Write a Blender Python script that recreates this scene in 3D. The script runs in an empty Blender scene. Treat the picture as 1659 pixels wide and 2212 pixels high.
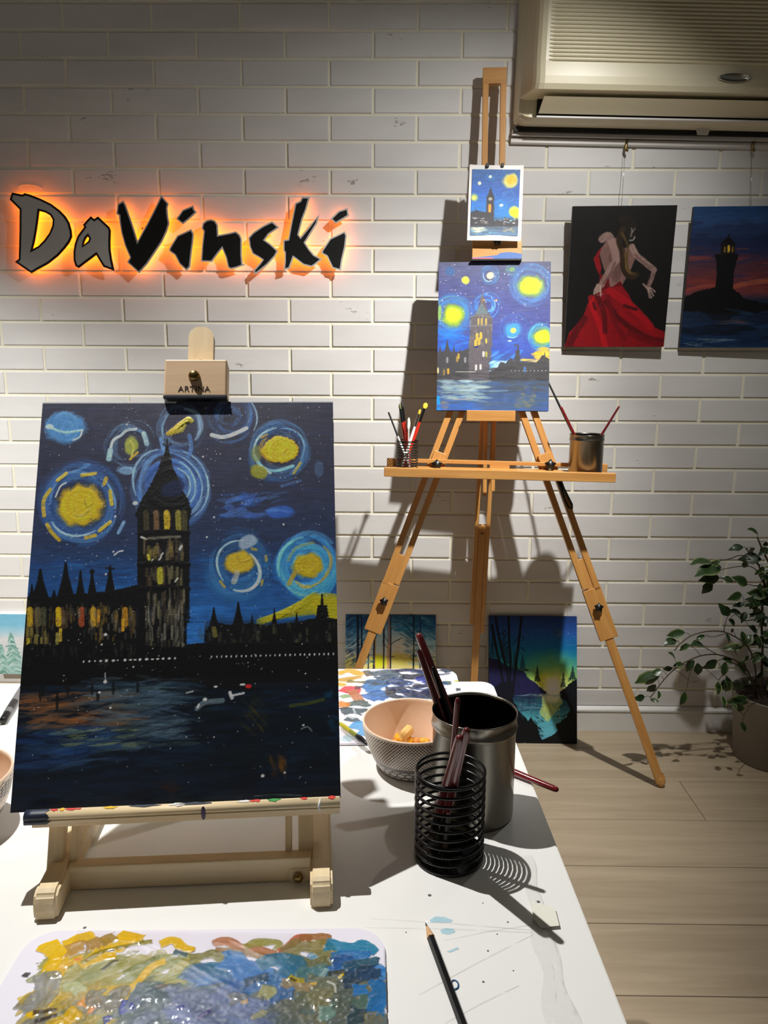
import bpy, bmesh, math, random
import numpy as np
from mathutils import Matrix, Vector

# ------------------------------------------------------------------ camera, world, lights
SC = bpy.context.scene
COL = SC.collection
PW, PH, PF = 1659, 2212, 1661.0
CAM = np.array([0.0, -2.28433, 1.14272])
YAW, PIT, ROL = -0.00945129, -0.19142165, 0.00514739

def _basis():
    cy, sy, cp, sp, cr, sr = math.cos(YAW), math.sin(YAW), math.cos(PIT), math.sin(PIT), math.cos(ROL), math.sin(ROL)
    f = np.array([sy*cp, cy*cp, sp]); r = np.array([cy, -sy, 0.0]); u = np.cross(r, f)
    return r*cr+u*sr, -r*sr+u*cr, f
CR, CU, CF = _basis()
cam = bpy.data.objects.new('camera', bpy.data.cameras.new('camera'))
COL.objects.link(cam)
cam.matrix_world = Matrix(((CR[0], CU[0], -CF[0], CAM[0]), (CR[1], CU[1], -CF[1], CAM[1]), (CR[2], CU[2], -CF[2], CAM[2]), (0, 0, 0, 1)))
cam.data.sensor_fit = 'HORIZONTAL'; cam.data.sensor_width = 36.0
cam.data.lens = 36.0*PF/PW
cam.data.clip_start = 0.05
SC.camera = cam

wd = bpy.data.worlds.new('studio_world'); SC.world = wd; wd.use_nodes = True
wd.node_tree.nodes['Background'].inputs[0].default_value = (1.0, 0.93, 0.78, 1)
wd.node_tree.nodes['Background'].inputs[1].default_value = 0.050

def spot(name, loc, target, power, angle, blend, radius, col):
    l = bpy.data.lights.new(name, 'SPOT'); l.energy = power; l.spot_size = math.radians(angle); l.spot_blend = blend
    l.shadow_soft_size = radius; l.color = col
    o = bpy.data.objects.new(name, l); COL.objects.link(o); o.location = loc
    o.rotation_euler = (Vector(target)-Vector(loc)).to_track_quat('-Z', 'Y').to_euler()
    return o
spot('track_spot_wall', (0.635, -0.90, 2.17), (-0.193, 0.215, 0.0), 48, 112, 1.0, 0.020, (1.0, 0.985, 0.94))
spot('track_spot_wall_core', (0.635, -0.90, 2.17), (-0.45, -0.248, 0.0), 165, 77, 1.0, 0.020, (1.0, 0.985, 0.94))   # hot centre of the same lamp's beam
spot('track_spot_table', (-0.56, -1.29, 2.17), (-0.27, -1.80, 0.66), 110, 66, 0.45, 0.009, (1.0, 0.985, 0.95))
spot('track_spot_corner', (-1.50, -1.60, 2.17), (-1.28, 0.0, 0.20), 230, 56, 1.0, 0.022, (1.0, 0.985, 0.94))

vs = SC.view_settings
vs.view_transform = 'Standard'; vs.look = 'None'; vs.exposure = 0.0; vs.gamma = 1.0; vs.use_curve_mapping = False

# ------------------------------------------------------------------ measuring helpers
def ray(u, v): return CF*PF + CR*(u-PW/2) + CU*(PH/2-v)
def at_y(u, v, y):
    d = ray(u, v); return CAM + d*((y-CAM[1])/d[1])
def at_z(u, v, z):
    d = ray(u, v); return CAM + d*((z-CAM[2])/d[2])
def px(p):
    d = np.asarray(p, float)-CAM; z = d@CF
    return (PW/2+PF*(d@CR)/z, PH/2-PF*(d@CU)/z)
def norm(v):
    v = np.asarray(v, float); return v/np.linalg.norm(v)
def frame(o, x, y, z):
    return Matrix(((x[0], y[0], z[0], o[0]), (x[1], y[1], z[1], o[1]), (x[2], y[2], z[2], o[2]), (0, 0, 0, 1)))

# ------------------------------------------------------------------ objects
WM = {}
def link(o, parent=None, M=None):
    COL.objects.link(o)
    M = M if M is not None else Matrix.Identity(4)
    if parent is not None:
        o.parent = parent; o.matrix_basis = WM[parent.name].inverted() @ M
    else:
        o.matrix_basis = M
    WM[o.name] = M
    return o
def thing(name, label, cat, loc=(0, 0, 0), group=None, M=None):
    o = bpy.data.objects.new(name, None); o.empty_display_size = 0.05
    link(o, None, M if M is not None else Matrix.Translation(Vector(loc)))
    return tag(o, label, cat, group)
def tag(o, label, cat, group=None):
    o['label'] = label; o['category'] = cat
    if group: o['group'] = group
    return o
def obj(name, me, mat, parent=None, M=None, label=None, smooth=False):
    if isinstance(me, bmesh.types.BMesh):
        bm = me; me = bpy.data.meshes.new(name); bm.normal_update(); bm.to_mesh(me); bm.free()
    if mat is not None and not me.materials: me.materials.append(mat)
    if smooth: me.polygons.foreach_set('use_smooth', [True]*len(me.polygons))
    o = bpy.data.objects.new(name, me); link(o, parent, M)
    if label: o['label'] = label
    return o
def struct(o): o['kind'] = 'structure'; return o

def bm_box(x0, x1, y0, y1, z0, z1, bev=0.0, seg=1, bm=None):
    b = bmesh.new()
    bmesh.ops.create_cube(b, size=1.0)
    for v in b.verts:
        v.co = Vector(((x0+x1)/2+v.co.x*(x1-x0), (y0+y1)/2+v.co.y*(y1-y0), (z0+z1)/2+v.co.z*(z1-z0)))
    if bev > 0: bmesh.ops.bevel(b, geom=list(b.edges), offset=bev, segments=seg, affect='EDGES', profile=0.5)
    if bm is None: return b
    return join(bm, b)
def join(bm, b, M=None):
    m = {}
    for v in b.verts: m[v] = bm.verts.new(M @ v.co if M is not None else v.co)
    for f in b.faces:
        try:
            g = bm.faces.new([m[v] for v in f.verts]); g.smooth = f.smooth
        except ValueError: pass
    b.free(); return bm
def bar(name, p, q, w, t, side, mat, parent, bev=0.0012, label=None):
    """a straight bar from p to q: local X along it, Y = width along 'side', Z = thickness"""
    p = np.asarray(p, float); q = np.asarray(q, float); L = np.linalg.norm(q-p); x = (q-p)/L
    s = np.asarray(side, float); y = norm(s - x*(s@x)); z = np.cross(x, y)
    return obj(name, bm_box(0, L, -w/2, w/2, -t/2, t/2, bev, 2), mat, parent, frame(p, x, y, z), label)
def lathe(prof, n=48, bm=None, cap=False):
    bm = bm or bmesh.new(); rings = []
    for r, z in prof:
        if r < 1e-6: rings.append([bm.verts.new((0, 0, z))])
        else: rings.append([bm.verts.new((r*math.cos(2*math.pi*k/n), r*math.sin(2*math.pi*k/n), z)) for k in range(n)])
    for a, b in zip(rings, rings[1:]):
        for k in range(n):
            k2 = (k+1) % n
            if len(a) == 1 and len(b) == 1: continue
            if len(a) == 1: bm.faces.new((a[0], b[k], b[k2])) if True else 0
            elif len(b) == 1: bm.faces.new((a[k], a[k2], b[0]))
            else: bm.faces.new((a[k], a[k2], b[k2], b[k]))
    for f in bm.faces: f.smooth = True
    bmesh.ops.recalc_face_normals(bm, faces=list(bm.faces))
    return bm
def tube(pts, rad, n=8, bm=None, closed=False, cap=True):
    bm = bm or bmesh.new(); P = [np.asarray(p, float) for p in pts]; N = len(P)
    R = rad if hasattr(rad, '__len__') else [rad]*N
    T = []
    for i in range(N):
        a = P[(i-1) % N] if (closed or i > 0) else P[i]; b = P[(i+1) % N] if (closed or i < N-1) else P[i]
        T.append(norm(b-a))
    up = np.array([0.3, 0.2, 0.93]); up = up if abs(up@T[0]) < 0.95 else np.array([1.0, 0, 0])
    nrm = norm(up-T[0]*(up@T[0])); rings = []
    for i in range(N):
        nrm = norm(nrm-T[i]*(nrm@T[i])); bi = np.cross(T[i], nrm)
        rings.append([bm.verts.new(P[i]+R[i]*(nrm*math.cos(2*math.pi*k/n)+bi*math.sin(2*math.pi*k/n))) for k in range(n)])
    seq = list(zip(rings, rings[1:])) + ([(rings[-1], rings[0])] if closed else [])
    for a, b in seq:
        for k in range(n):
            f = bm.faces.new((a[k], a[(k+1) % n], b[(k+1) % n], b[k])); f.smooth = True
    if cap and not closed:
        bm.faces.new(rings[0][::-1]); bm.faces.new(rings[-1])
    return bm
def prism(poly, z0, z1, holes=(), bm=None):
    """polygon in local XY, solid between z0 and z1 (holes allowed)"""
    bm = bm or bmesh.new(); edges = []; loops = []
    for lp in [poly]+list(holes):
        vs_ = [bm.verts.new((x, y, z1)) for x, y in lp]; loops.append(vs_)
        for k in range(len(vs_)): edges.append(bm.edges.new((vs_[k], vs_[(k+1) % len(vs_)])))
    r = bmesh.ops.triangle_fill(bm, use_beauty=True, use_dissolve=False, edges=edges, normal=(0, 0, 1))
    top = [f for f in r['geom'] if isinstance(f, bmesh.types.BMFace)]
    for f in top:
        f.normal_update()
        if f.normal.z < 0: f.normal_flip()
    if z0 is not None:
        low = {v: bm.verts.new((v.co.x, v.co.y, z0)) for lp in loops for v in lp}
        for f in top: bm.faces.new([low[v] for v in reversed(f.verts)])
        for lp in loops:
            for k in range(len(lp)):
                a, b = lp[k], lp[(k+1) % len(lp)]
                bm.faces.new((a, b, low[b], low[a]))
        bmesh.ops.recalc_face_normals(bm, faces=list(bm.faces))
    return bm
def inset(poly, d):
    """move a polygon's outline inwards by d (either winding)"""
    P = np.array(poly, float); n = len(P)
    A = 0.5*sum(P[i][0]*P[(i+1) % n][1]-P[(i+1) % n][0]*P[i][1] for i in range(n)); s = 1 if A > 0 else -1
    out = []
    for i in range(n):
        e1 = norm(P[i]-P[i-1]); e2 = norm(P[(i+1) % n]-P[i])
        n1 = s*np.array([-e1[1], e1[0]]); n2 = s*np.array([-e2[1], e2[0]]); m = n1+n2
        k = 2.0/max(m@m, 0.6); out.append(tuple(P[i]+m*d*k))
    return out
def arc(cx, cy, r, a0, a1, n=8): return [(cx+r*math.cos(math.radians(a0+(a1-a0)*k/n)), cy+r*math.sin(math.radians(a0+(a1-a0)*k/n))) for k in range(n+1)]
def rrect(x0, x1, y0, y1, r, n=6):
    return arc(x1-r, y0+r, r, -90, 0, n)+arc(x1-r, y1-r, r, 0, 90, n)+arc(x0+r, y1-r, r, 90, 180, n)+arc(x0+r, y0+r, r, 180, 270, n)

# ------------------------------------------------------------------ materials
def lin(c): 
    c = np.asarray(c, float)/255.0
    return np.where(c <= 0.04045, c/12.92, ((c+0.055)/1.055)**2.4)
def rgba(c): return tuple(float(x) for x in lin(c))+(1.0,)
class NT:
    def __init__(s, name):
        s.m = bpy.data.materials.new(name); s.m.use_nodes = True; s.t = s.m.node_tree; s.b = s.t.nodes['Principled BSDF']
    def n(s, t, **k):
        nd = s.t.nodes.new(t)
        for a, v in k.items():
            if a.startswith('i_'): nd.inputs[a[2:].replace('_', ' ')].default_value = v
            else: setattr(nd, a, v)
        return nd
    def l(s, a, ao, b, bi): s.t.links.new(a.outputs[ao], b.inputs[bi])
def pbr(name, col, rough=0.5, metal=0.0, var=0.0, vscale=20.0, bump=0.0, bscale=60.0, stretch=(1, 1, 1), spec=0.5, coat=0.0, rvar=0.0):
    N = NT(name); b = N.b; c = rgba(col)
    b.inputs['Roughness'].default_value = rough; b.inputs['Metallic'].default_value = metal
    b.inputs['Specular IOR Level'].default_value = spec; b.inputs['Coat Weight'].default_value = coat
    tc = N.n('ShaderNodeTexCoord'); mp = N.n('ShaderNodeMapping'); mp.inputs['Scale'].default_value = stretch
    N.l(tc, 'Object', mp, 'Vector')
    nz = N.n('ShaderNodeTexNoise', i_Scale=vscale, i_Detail=5.0, i_Roughness=0.6); N.l(mp, 0, nz, 'Vector')
    mx = N.n('ShaderNodeMix', data_type='RGBA')
    mx.inputs['A'].default_value = tuple(x*(1-var) for x in c[:3])+(1,); mx.inputs['B'].default_value = tuple(min(1, x*(1+var)) for x in c[:3])+(1,)
    N.l(nz, 0, mx, 'Factor'); N.l(mx, 'Result', b, 'Base Color')
    if bump > 0:
        n2 = N.n('ShaderNodeTexNoise', i_Scale=bscale, i_Detail=4.0); N.l(mp, 0, n2, 'Vector')
        bp = N.n('ShaderNodeBump', i_Strength=bump, i_Distance=0.002); N.l(n2, 0, bp, 'Height'); N.l(bp, 0, b, 'Normal')
    return N.m
def wood(name, c1, c2, rough=0.45, fine=90.0, coat=0.0):
    """grain runs along local X"""
    N = NT(name); b = N.b; b.inputs['Roughness'].default_value = rough; b.inputs['Coat Weight'].default_value = coat
    tc = N.n('ShaderNodeTexCoord'); mp = N.n('ShaderNodeMapping'); mp.inputs['Scale'].default_value = (0.06, 1, 1); N.l(tc, 'Object', mp, 'Vector')
    oi = N.n('ShaderNodeObjectInfo'); ad = N.n('ShaderNodeVectorMath', operation='ADD'); N.l(mp, 0, ad, 0)
    sc = N.n('ShaderNodeMath', operation='MULTIPLY'); sc.inputs[1].default_value = 13.0; N.l(oi, 'Random', sc, 0); N.l(sc, 0, ad, 1)
    n1 = N.n('ShaderNodeTexNoise', i_Scale=fine, i_Detail=6.0, i_Roughness=0.65, i_Distortion=0.4); N.l(ad, 0, n1, 'Vector')
    rp = N.n('ShaderNodeValToRGB'); rp.color_ramp.elements[0].position = 0.3; rp.color_ramp.elements[1].position = 0.72
    rp.color_ramp.elements[0].color = rgba(c2); rp.color_ramp.elements[1].color = rgba(c1); N.l(n1, 0, rp, 0)
    N.l(rp, 0, b, 'Base Color')
    bp = N.n('ShaderNodeBump', i_Strength=0.12, i_Distance=0.001); N.l(n1, 0, bp, 'Height'); N.l(bp, 0, b, 'Normal')
    return N.m
def vcol(name, rough=0.5, weave=0.0, coat=0.0, spec=0.5, wscale=900.0):
    """painted surface: pigment from the mesh's colour attribute, canvas weave as fine relief"""
    N = NT(name); b = N.b; b.inputs['Roughness'].default_value = rough; b.inputs['Coat Weight'].default_value = coat; b.inputs['Specular IOR Level'].default_value = spec
    at = N.n('ShaderNodeAttribute'); at.attribute_name = 'pigment'; N.l(at, 'Color', b, 'Base Color')
    if weave > 0:
        tc = N.n('ShaderNodeTexCoord')
        w1 = N.n('ShaderNodeTexWave', wave_type='BANDS', bands_direction='X', i_Scale=wscale/6.283, i_Distortion=1.5); N.l(tc, 'Object', w1, 'Vector')
        w2 = N.n('ShaderNodeTexWave', wave_type='BANDS', bands_direction='Y', i_Scale=wscale/6.283, i_Distortion=1.5); N.l(tc, 'Object', w2, 'Vector')
        m = N.n('ShaderNodeMath', operation='ADD'); N.l(w1, 1, m, 0); N.l(w2, 1, m, 1)
        bp = N.n('ShaderNodeBump', i_Strength=weave, i_Distance=0.0004); N.l(m, 0, bp, 'Height'); N.l(bp, 0, b, 'Normal')
    return N.m
def emit(name, col, s):
    N = NT(name); N.b.inputs['Base Color'].default_value = rgba(col); N.b.inputs['Emission Color'].default_value = rgba(col); N.b.inputs['Emission Strength'].default_value = s
    return N.m
def clear_film(name, gl=0.10, fr=0.25):
    N = NT(name); t = N.t; t.nodes.remove(N.b); out = [n for n in t.nodes if n.type == 'OUTPUT_MATERIAL'][0]
    tr = N.n('ShaderNodeBsdfTransparent'); tr.inputs[0].default_value = (0.98, 0.98, 0.98, 1)
    g = N.n('ShaderNodeBsdfGlossy'); g.inputs['Roughness'].default_value = 0.12
    lw = N.n('ShaderNodeLayerWeight', i_Blend=0.25); ma = N.n('ShaderNodeMath', operation='MULTIPLY_ADD'); ma.inputs[1].default_value = fr; ma.inputs[2].default_value = gl
    N.l(lw, 'Fresnel', ma, 0); mx = N.n('ShaderNodeMixShader'); N.l(ma, 0, mx, 0); N.l(tr, 0, mx, 1); N.l(g, 0, mx, 2); N.l(mx, 0, out, 'Surface')
    return N.m

M_MORTAR = pbr('cream_mortar', (238, 233, 214), 0.85, var=0.06, vscale=30, bump=0.5, bscale=250)
def brick_mat():
    N = NT('grey_painted_brick'); b = N.b; b.inputs['Roughness'].default_value = 0.6
    tc = N.n('ShaderNodeTexCoord'); oi = N.n('ShaderNodeObjectInfo'); sc = N.n('ShaderNodeMath', operation='MULTIPLY'); sc.inputs[1].default_value = 53.0; N.l(oi, 'Random', sc, 0)
    ad = N.n('ShaderNodeVectorMath', operation='ADD'); N.l(tc, 'Object', ad, 0); N.l(sc, 0, ad, 1)
    mp = N.n('ShaderNodeMapping'); mp.inputs['Scale'].default_value = (0.35, 1, 1); N.l(ad, 0, mp, 0)
    n1 = N.n('ShaderNodeTexNoise', i_Scale=9.0, i_Detail=5.0); N.l(mp, 0, n1, 'Vector')
    rp = N.n('ShaderNodeValToRGB'); e = rp.color_ramp.elements; e[0].position = .3; e[1].position = .7; e[0].color = rgba((210, 208, 207)); e[1].color = rgba((224, 222, 221)); N.l(n1, 0, rp, 0)
    n2 = N.n('ShaderNodeTexNoise', i_Scale=70.0, i_Detail=3.0, i_Roughness=.7); N.l(mp, 0, n2, 'Vector'); n3 = N.n('ShaderNodeTexNoise', i_Scale=8.0, i_Detail=1.0); N.l(ad, 0, n3, 'Vector')
    mu = N.n('ShaderNodeMath', operation='MULTIPLY'); N.l(n2, 0, mu, 0); N.l(n3, 0, mu, 1)
    r2 = N.n('ShaderNodeValToRGB'); r2.color_ramp.elements[0].position = .435; r2.color_ramp.elements[1].position = .465; r2.color_ramp.elements[0].color = (1, 1, 1, 1); r2.color_ramp.elements[1].color = (.5, .47, .44, 1); N.l(mu, 0, r2, 0)
    m = N.n('ShaderNodeMix', data_type='RGBA', blend_type='MULTIPLY'); m.inputs['Factor'].default_value = 1.0; N.l(rp, 0, m, 'A'); N.l(r2, 0, m, 'B'); N.l(m, 'Result', b, 'Base Color')
    n4 = N.n('ShaderNodeTexNoise', i_Scale=45.0, i_Detail=4.0); N.l(mp, 0, n4, 'Vector'); bp = N.n('ShaderNodeBump', i_Strength=.22, i_Distance=.002); N.l(n4, 0, bp, 'Height'); N.l(bp, 0, b, 'Normal')
    return N.m
M_BRICK = brick_mat()
M_SKIRT = pbr('white_skirting_paint', (222, 220, 217), 0.4, var=0.03)
M_GAP = pbr('floor_gap_dark', (70, 52, 38), 0.8)
M_TABLE = pbr('white_table_top', (240, 239, 236), 0.28, var=0.015, vscale=6, bump=0.03, bscale=40)
M_TLEG = pbr('white_table_leg', (225, 225, 222), 0.4)
M_PINE = wood('pale_pine', (238, 219, 182), (222, 196, 152), 0.5)
M_PINEK = wood('pink_beech', (232, 200, 164), (214, 174, 132), 0.5)
M_BEECH = wood('orange_beech', (208, 154, 88), (186, 129, 66), 0.38, coat=0.2)
M_BLACKP = pbr('black_plastic', (18, 17, 18), 0.35)
M_BLACKW = pbr('black_coated_wire', (5, 5, 6), 0.3, spec=0.45)
M_STEEL = pbr('brushed_steel', (146, 141, 132), 0.27, metal=1.0, var=0.06, vscale=60, stretch=(1, 1, 0.02))
M_STEELIN = pbr('dark_steel_inside', (52, 52, 50), 0.3, metal=1.0)
M_BRASS = pbr('dull_brass', (140, 118, 72), 0.3, metal=1.0)
M_CHROME = pbr('silver_ferrule', (200, 198, 195), 0.2, metal=1.0)
M_RED = pbr('dark_red_lacquer', (110, 20, 24), 0.2, coat=0.5)
M_RED2 = pbr('bright_red_lacquer', (206, 46, 28), 0.25, coat=0.4)
M_MAROON = pbr('maroon_lacquer', (92, 24, 28), 0.25, coat=0.4)
M_WHITEP = pbr('white_plastic', (235, 233, 230), 0.35)
M_ACP = pbr('yellowed_white_plastic', (222, 213, 184), 0.34, var=0.03, vscale=3)
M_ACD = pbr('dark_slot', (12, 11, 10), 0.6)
M_ALU = pbr('white_aluminium_rail', (214, 210, 206), 0.35)
M_LEAD = pbr('graphite', (40, 40, 42), 0.4)
M_DARK = pbr('dark_canvas_edge', (24, 26, 34), 0.6)
M_COTTON = pbr('white_cotton_canvas', (235, 232, 225), 0.8, bump=0.2, bscale=500)
# ------------------------------------------------------------------ brushwork: pigment and relief laid on a grid of vertices
RNG = np.random.default_rng(7)
def vnoise(h, w, s, seed=0):
    r = np.random.default_rng(seed); gh, gw = int(h/s)+3, int(w/s)+3; g = r.random((gh, gw))
    y = np.arange(h)/s; x = np.arange(w)/s; yi = y.astype(int); xi = x.astype(int)
    fy = (y-yi)[:, None]; fx = (x-xi)[None]; fy = fy*fy*(3-2*fy); fx = fx*fx*(3-2*fx)
    a = g[yi][:, xi]; b = g[yi][:, xi+1]; c = g[yi+1][:, xi]; d = g[yi+1][:, xi+1]
    return (a*(1-fx)+b*fx)*(1-fy)+(c*(1-fx)+d*fx)*fy
def homog(src, dst):
    A = []
    for (x, y), (u, v) in zip(src, dst):
        A.append([x, y, 1, 0, 0, 0, -u*x, -u*y, -u]); A.append([0, 0, 0, x, y, 1, -v*x, -v*y, -v])
    return np.linalg.svd(np.array(A))[2][-1].reshape(3, 3)
class Art:
    def __init__(s, w, h, corners, bg, seed=1):
        s.w, s.h = w, h; s.H = homog(corners, [(0, 0), (w, 0), (w, h), (0, h)])
        s.a = np.zeros((h, w, 3)); s.a[:] = bg; s.z = np.zeros((h, w)); s.cov = np.zeros((h, w)); s.rng = np.random.default_rng(seed)
        c = s.T(corners); d = np.array(corners, float)
        s.k = w/np.linalg.norm(d[1]-d[0])                      # art pixels per measuring unit
        s.n1 = vnoise(h, w, 3.0, seed); s.n2 = vnoise(h, w, 11.0, seed+1); s.n3 = vnoise(h, w, 40.0, seed+2)
        s.nh = vnoise(h, w//8+3, 1.6, seed+3)
        xs = np.arange(w)/8.0; xi = xs.astype(int); fx = xs-xi; s.nh = s.nh[:, xi]*(1-fx)+s.nh[:, xi+1]*fx
    def T(s, p):
        p = np.asarray(p, float).reshape(-1, 2); q = np.c_[p, np.ones(len(p))] @ s.H.T
        return q[:, :2]/q[:, 2:]
    def win(s, x0, x1, y0, y1):
        x0 = max(0, int(x0)); y0 = max(0, int(y0)); x1 = min(s.w, int(x1)+2); y1 = min(s.h, int(y1)+2)
        if x1 <= x0 or y1 <= y0: return None
        Y, X = np.mgrid[y0:y1, x0:x1]; return X+0.5, Y+0.5, slice(y0, y1), slice(x0, x1)
    def put(s, ys, xs, al, col, h=0.0):
        col = np.asarray(col, float); al3 = al[..., None]
        s.a[ys, xs] = s.a[ys, xs]*(1-al3)+col*al3
        s.z[ys, xs] += h*al*(0.6+0.8*s.n1[ys, xs]); s.cov[ys, xs] = np.maximum(s.cov[ys, xs], al)
    def line(s, pts, w, col, a=1.0, bris=0.5, taper=0.0, h=0.3, soft=0.25, smooth=True, rag=0.0, flat=False):
        P = s.T(pts); w = max(w*s.k, 0.9)
        if smooth and len(P) > 2:
            Q = [P[0]]
            for i in range(len(P)-1):
                p0 = P[max(i-1, 0)]; p1 = P[i]; p2 = P[i+1]; p3 = P[min(i+2, len(P)-1)]
                for t in (0.25, 0.5, 0.75, 1.0):
                    Q.append(0.5*(2*p1+(p2-p0)*t+(2*p0-5*p1+4*p2-p3)*t*t+(3*p1-p0-3*p2+p3)*t**3))
            P = np.array(Q)
        W = s.win(P[:, 0].min()-w, P[:, 0].max()+w, P[:, 1].min()-w, P[:, 1].max()+w)
        if W is None: return
        X, Y, ys, xs = W; best = np.full(X.shape, 1e9); cut = np.ones(X.shape); off = np.zeros(X.shape); tt = np.zeros(X.shape)
        L = np.r_[0, np.cumsum(np.linalg.norm(np.diff(P, axis=0), axis=1))]; tot = max(L[-1], 1e-6)
        for i in range(len(P)-1):
            d = P[i+1]-P[i]; l2 = d@d
            if l2 < 1e-9: continue
            tr_ = ((X-P[i, 0])*d[0]+(Y-P[i, 1])*d[1])/l2; t = np.clip(tr_, 0, 1)
            dx = X-P[i, 0]-t*d[0]; dy = Y-P[i, 1]-t*d[1]; D = dx*dx+dy*dy; m = D < best
            best[m] = D[m]; cut[m] = 1.0
            if flat and i == 0: cut[m & (tr_*math.sqrt(l2) < -w*.5*(s.n2[ys, xs]-.3))] = 0
            if flat and i == len(P)-2: cut[m & ((tr_-1)*math.sqrt(l2) > w*.5*(s.n1[ys, xs]-.3))] = 0
            off[m] = ((d[0]*dy-d[1]*dx)/math.sqrt(l2))[m]; tt[m] = ((L[i]+t*math.sqrt(l2))/tot)[m]
        r = w/2*(1-taper*np.abs(2*tt-1)**2)
        D = np.sqrt(best)+rag*w*(s.n2[ys, xs]-.5); sf = max(soft*w/2, 0.6)
        al = np.clip((r+sf*0.5-D)/sf, 0, 1)*cut
        tab = s.rng.random(64); bn = tab[(np.clip((off/w+0.5), 0, 0.999)*min(63, max(3, int(w*1.2)))).astype(int)]
        bi = (np.clip((off/w+0.5), 0, 0.999)*min(31, max(3, int(w*1.1)))).astype(int); dry = s.rng.random((32, 12)); ti = np.clip(tt*11, 0, 10.99); t0 = ti.astype(int); ft = ti-t0
        dv = dry[bi, t0]*(1-ft)+dry[bi, t0+1]*ft
        al = al*a*(1-bris*np.clip((dv-0.42)*2.4, 0, 0.95)*(0.45+0.55*s.n2[ys, xs]))
        c = np.asarray(col, float)*(1+bris*0.28*(bn-0.5))[..., None]
        s.put(ys, xs, al, c, h)
    def blob(s, cx, cy, rx, ry, col, a=1.0, rot=0.0, soft=0.3, rough=0.25, h=0.2):
        c = s.T([(cx, cy)])[0]; rx = rx*s.k; ry = ry*s.k; R = max(rx, ry)*1.6
        W = s.win(c[0]-R, c[0]+R, c[1]-R, c[1]+R)
        if W is None: return
        X, Y, ys, xs = W; ca, sa = math.cos(math.radians(rot)), math.sin(math.radians(rot))
        dx = X-c[0]; dy = Y-c[1]; u = (dx*ca+dy*sa)/max(rx, .6); v = (-dx*sa+dy*ca)/max(ry, .6)
        d = np.sqrt(u*u+v*v)+rough*(s.n2[ys, xs]-0.5)+rough*0.6*(s.n1[ys, xs]-0.5)
        al = np.clip((1+soft/2-d)/max(soft, 0.02), 0, 1)*a
        s.put(ys, xs, al, np.asarray(col, float)*(0.93+0.14*s.n1[ys, xs])[..., None], h)
    def ring(s, cx, cy, r, a0, a1, w, col, a=0.8, sq=1.0, bris=0.6, h=0.3):
        n = max(4, int(abs(a1-a0)/11)); p1, p2 = s.rng.random(2)*6.28; wb = 0.035+0.03*s.rng.random(); pts = []
        for i in range(n+1):
            t = math.radians(a0+(a1-a0)*i/n); rr = r*(1+wb*math.sin(2*t+p1)+wb*.6*math.sin(3*t+p2)); pts.append((cx+rr*math.cos(t), cy+sq*rr*math.sin(t)))
        s.line(pts, w, col, a, bris, 0.6, h, 0.5, False)
    def swirl(s, cx, cy, r0, r1, n, cols, a=0.5, w=14, sq=1.0):
        for i in range(int(n*1.5)):
            r = r0+(r1-r0)*s.rng.random(); a0 = s.rng.random()*360
            s.ring(cx+s.rng.normal()*3, cy+s.rng.normal()*3, r, a0, a0+40+90*s.rng.random(), w*(0.5+s.rng.random()), cols[s.rng.integers(len(cols))], a*(0.35+0.6*s.rng.random()), sq, 0.85)
    def poly(s, pts, col, a=1.0, h=0.05, edge=0.0):
        P = s.T(pts)
        if edge > 0:
            Q = []
            for p, q in zip(P, np.roll(P, -1, 0)):
                n = max(1, int(np.linalg.norm(q-p)/(4*edge)))
                for i in range(n): Q.append(p+(q-p)*i/n+s.rng.normal(size=2)*edge*(i > 0))
            P = np.array(Q)
        W = s.win(P[:, 0].min(), P[:, 0].max(), P[:, 1].min(), P[:, 1].max())
        if W is None: return
        X, Y, ys, xs = W; acc = np.zeros(X.shape)
        for ox, oy in ((-.25, -.25), (.25, .25), (.25, -.25), (-.25, .25)):
            ins = np.zeros(X.shape, bool)
            for p, q in zip(P, np.roll(P, -1, 0)):
                if p[1] == q[1]: continue
                c = ((p[1] > Y+oy) != (q[1] > Y+oy)) & (X+ox < (q[0]-p[0])*(Y+oy-p[1])/(q[1]-p[1])+p[0]); ins ^= c
            acc += ins
        s.put(ys, xs, acc/4*a, np.asarray(col, float)*(0.94+0.12*s.n1[ys, xs])[..., None], h)
    def vgrad(s, stops, amt=1.0):
        """stops: (fraction of height, colour)"""
        y = (np.arange(s.h)+.5)/s.h; f = [t for t, _ in stops]
        g = np.stack([np.interp(y, f, [c[k] for _, c in stops]) for k in range(3)], -1)[:, None, :]
        s.a[:] = s.a*(1-amt)+g*amt
    def brush_texture(s, amt=0.1, col=None):
        s.a *= (1+amt*(s.nh-0.5)*2)[..., None]; s.a *= (1+amt*0.5*(s.n2-0.5)*2)[..., None]
    def dashes(s, x0, x1, y0, y1, n, cols, l=60, w=8, a=0.5, ang=0, jit=6, h=0.2):
        for _ in range(n):
            x = x0+(x1-x0)*s.rng.random(); y = y0+(y1-y0)*s.rng.random(); t = math.radians(ang+s.rng.normal()*jit); L = l*(0.4+s.rng.random())/2
            s.line([(x-L*math.cos(t), y-L*math.sin(t)), (x, y+s.rng.normal()*w*0.2), (x+L*math.cos(t), y+L*math.sin(t))], w*(0.4+s.rng.random()), cols[s.rng.integers(len(cols))], a*(0.4+0.6*s.rng.random()), 0.7, 0.7, h)
    def specks(s, x0, x1, y0, y1, n, r=2.2, col=(225, 228, 230), a=0.9, h=0.5):
        for _ in range(n):
            s.blob(x0+(x1-x0)*s.rng.random(), y0+(y1-y0)*s.rng.random(), r*(0.4+1.1*s.rng.random()**2), r*(0.4+1.1*s.rng.random()**2), col, a*(0.4+0.6*s.rng.random()), 0, 0.6, 0.2, h)
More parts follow.
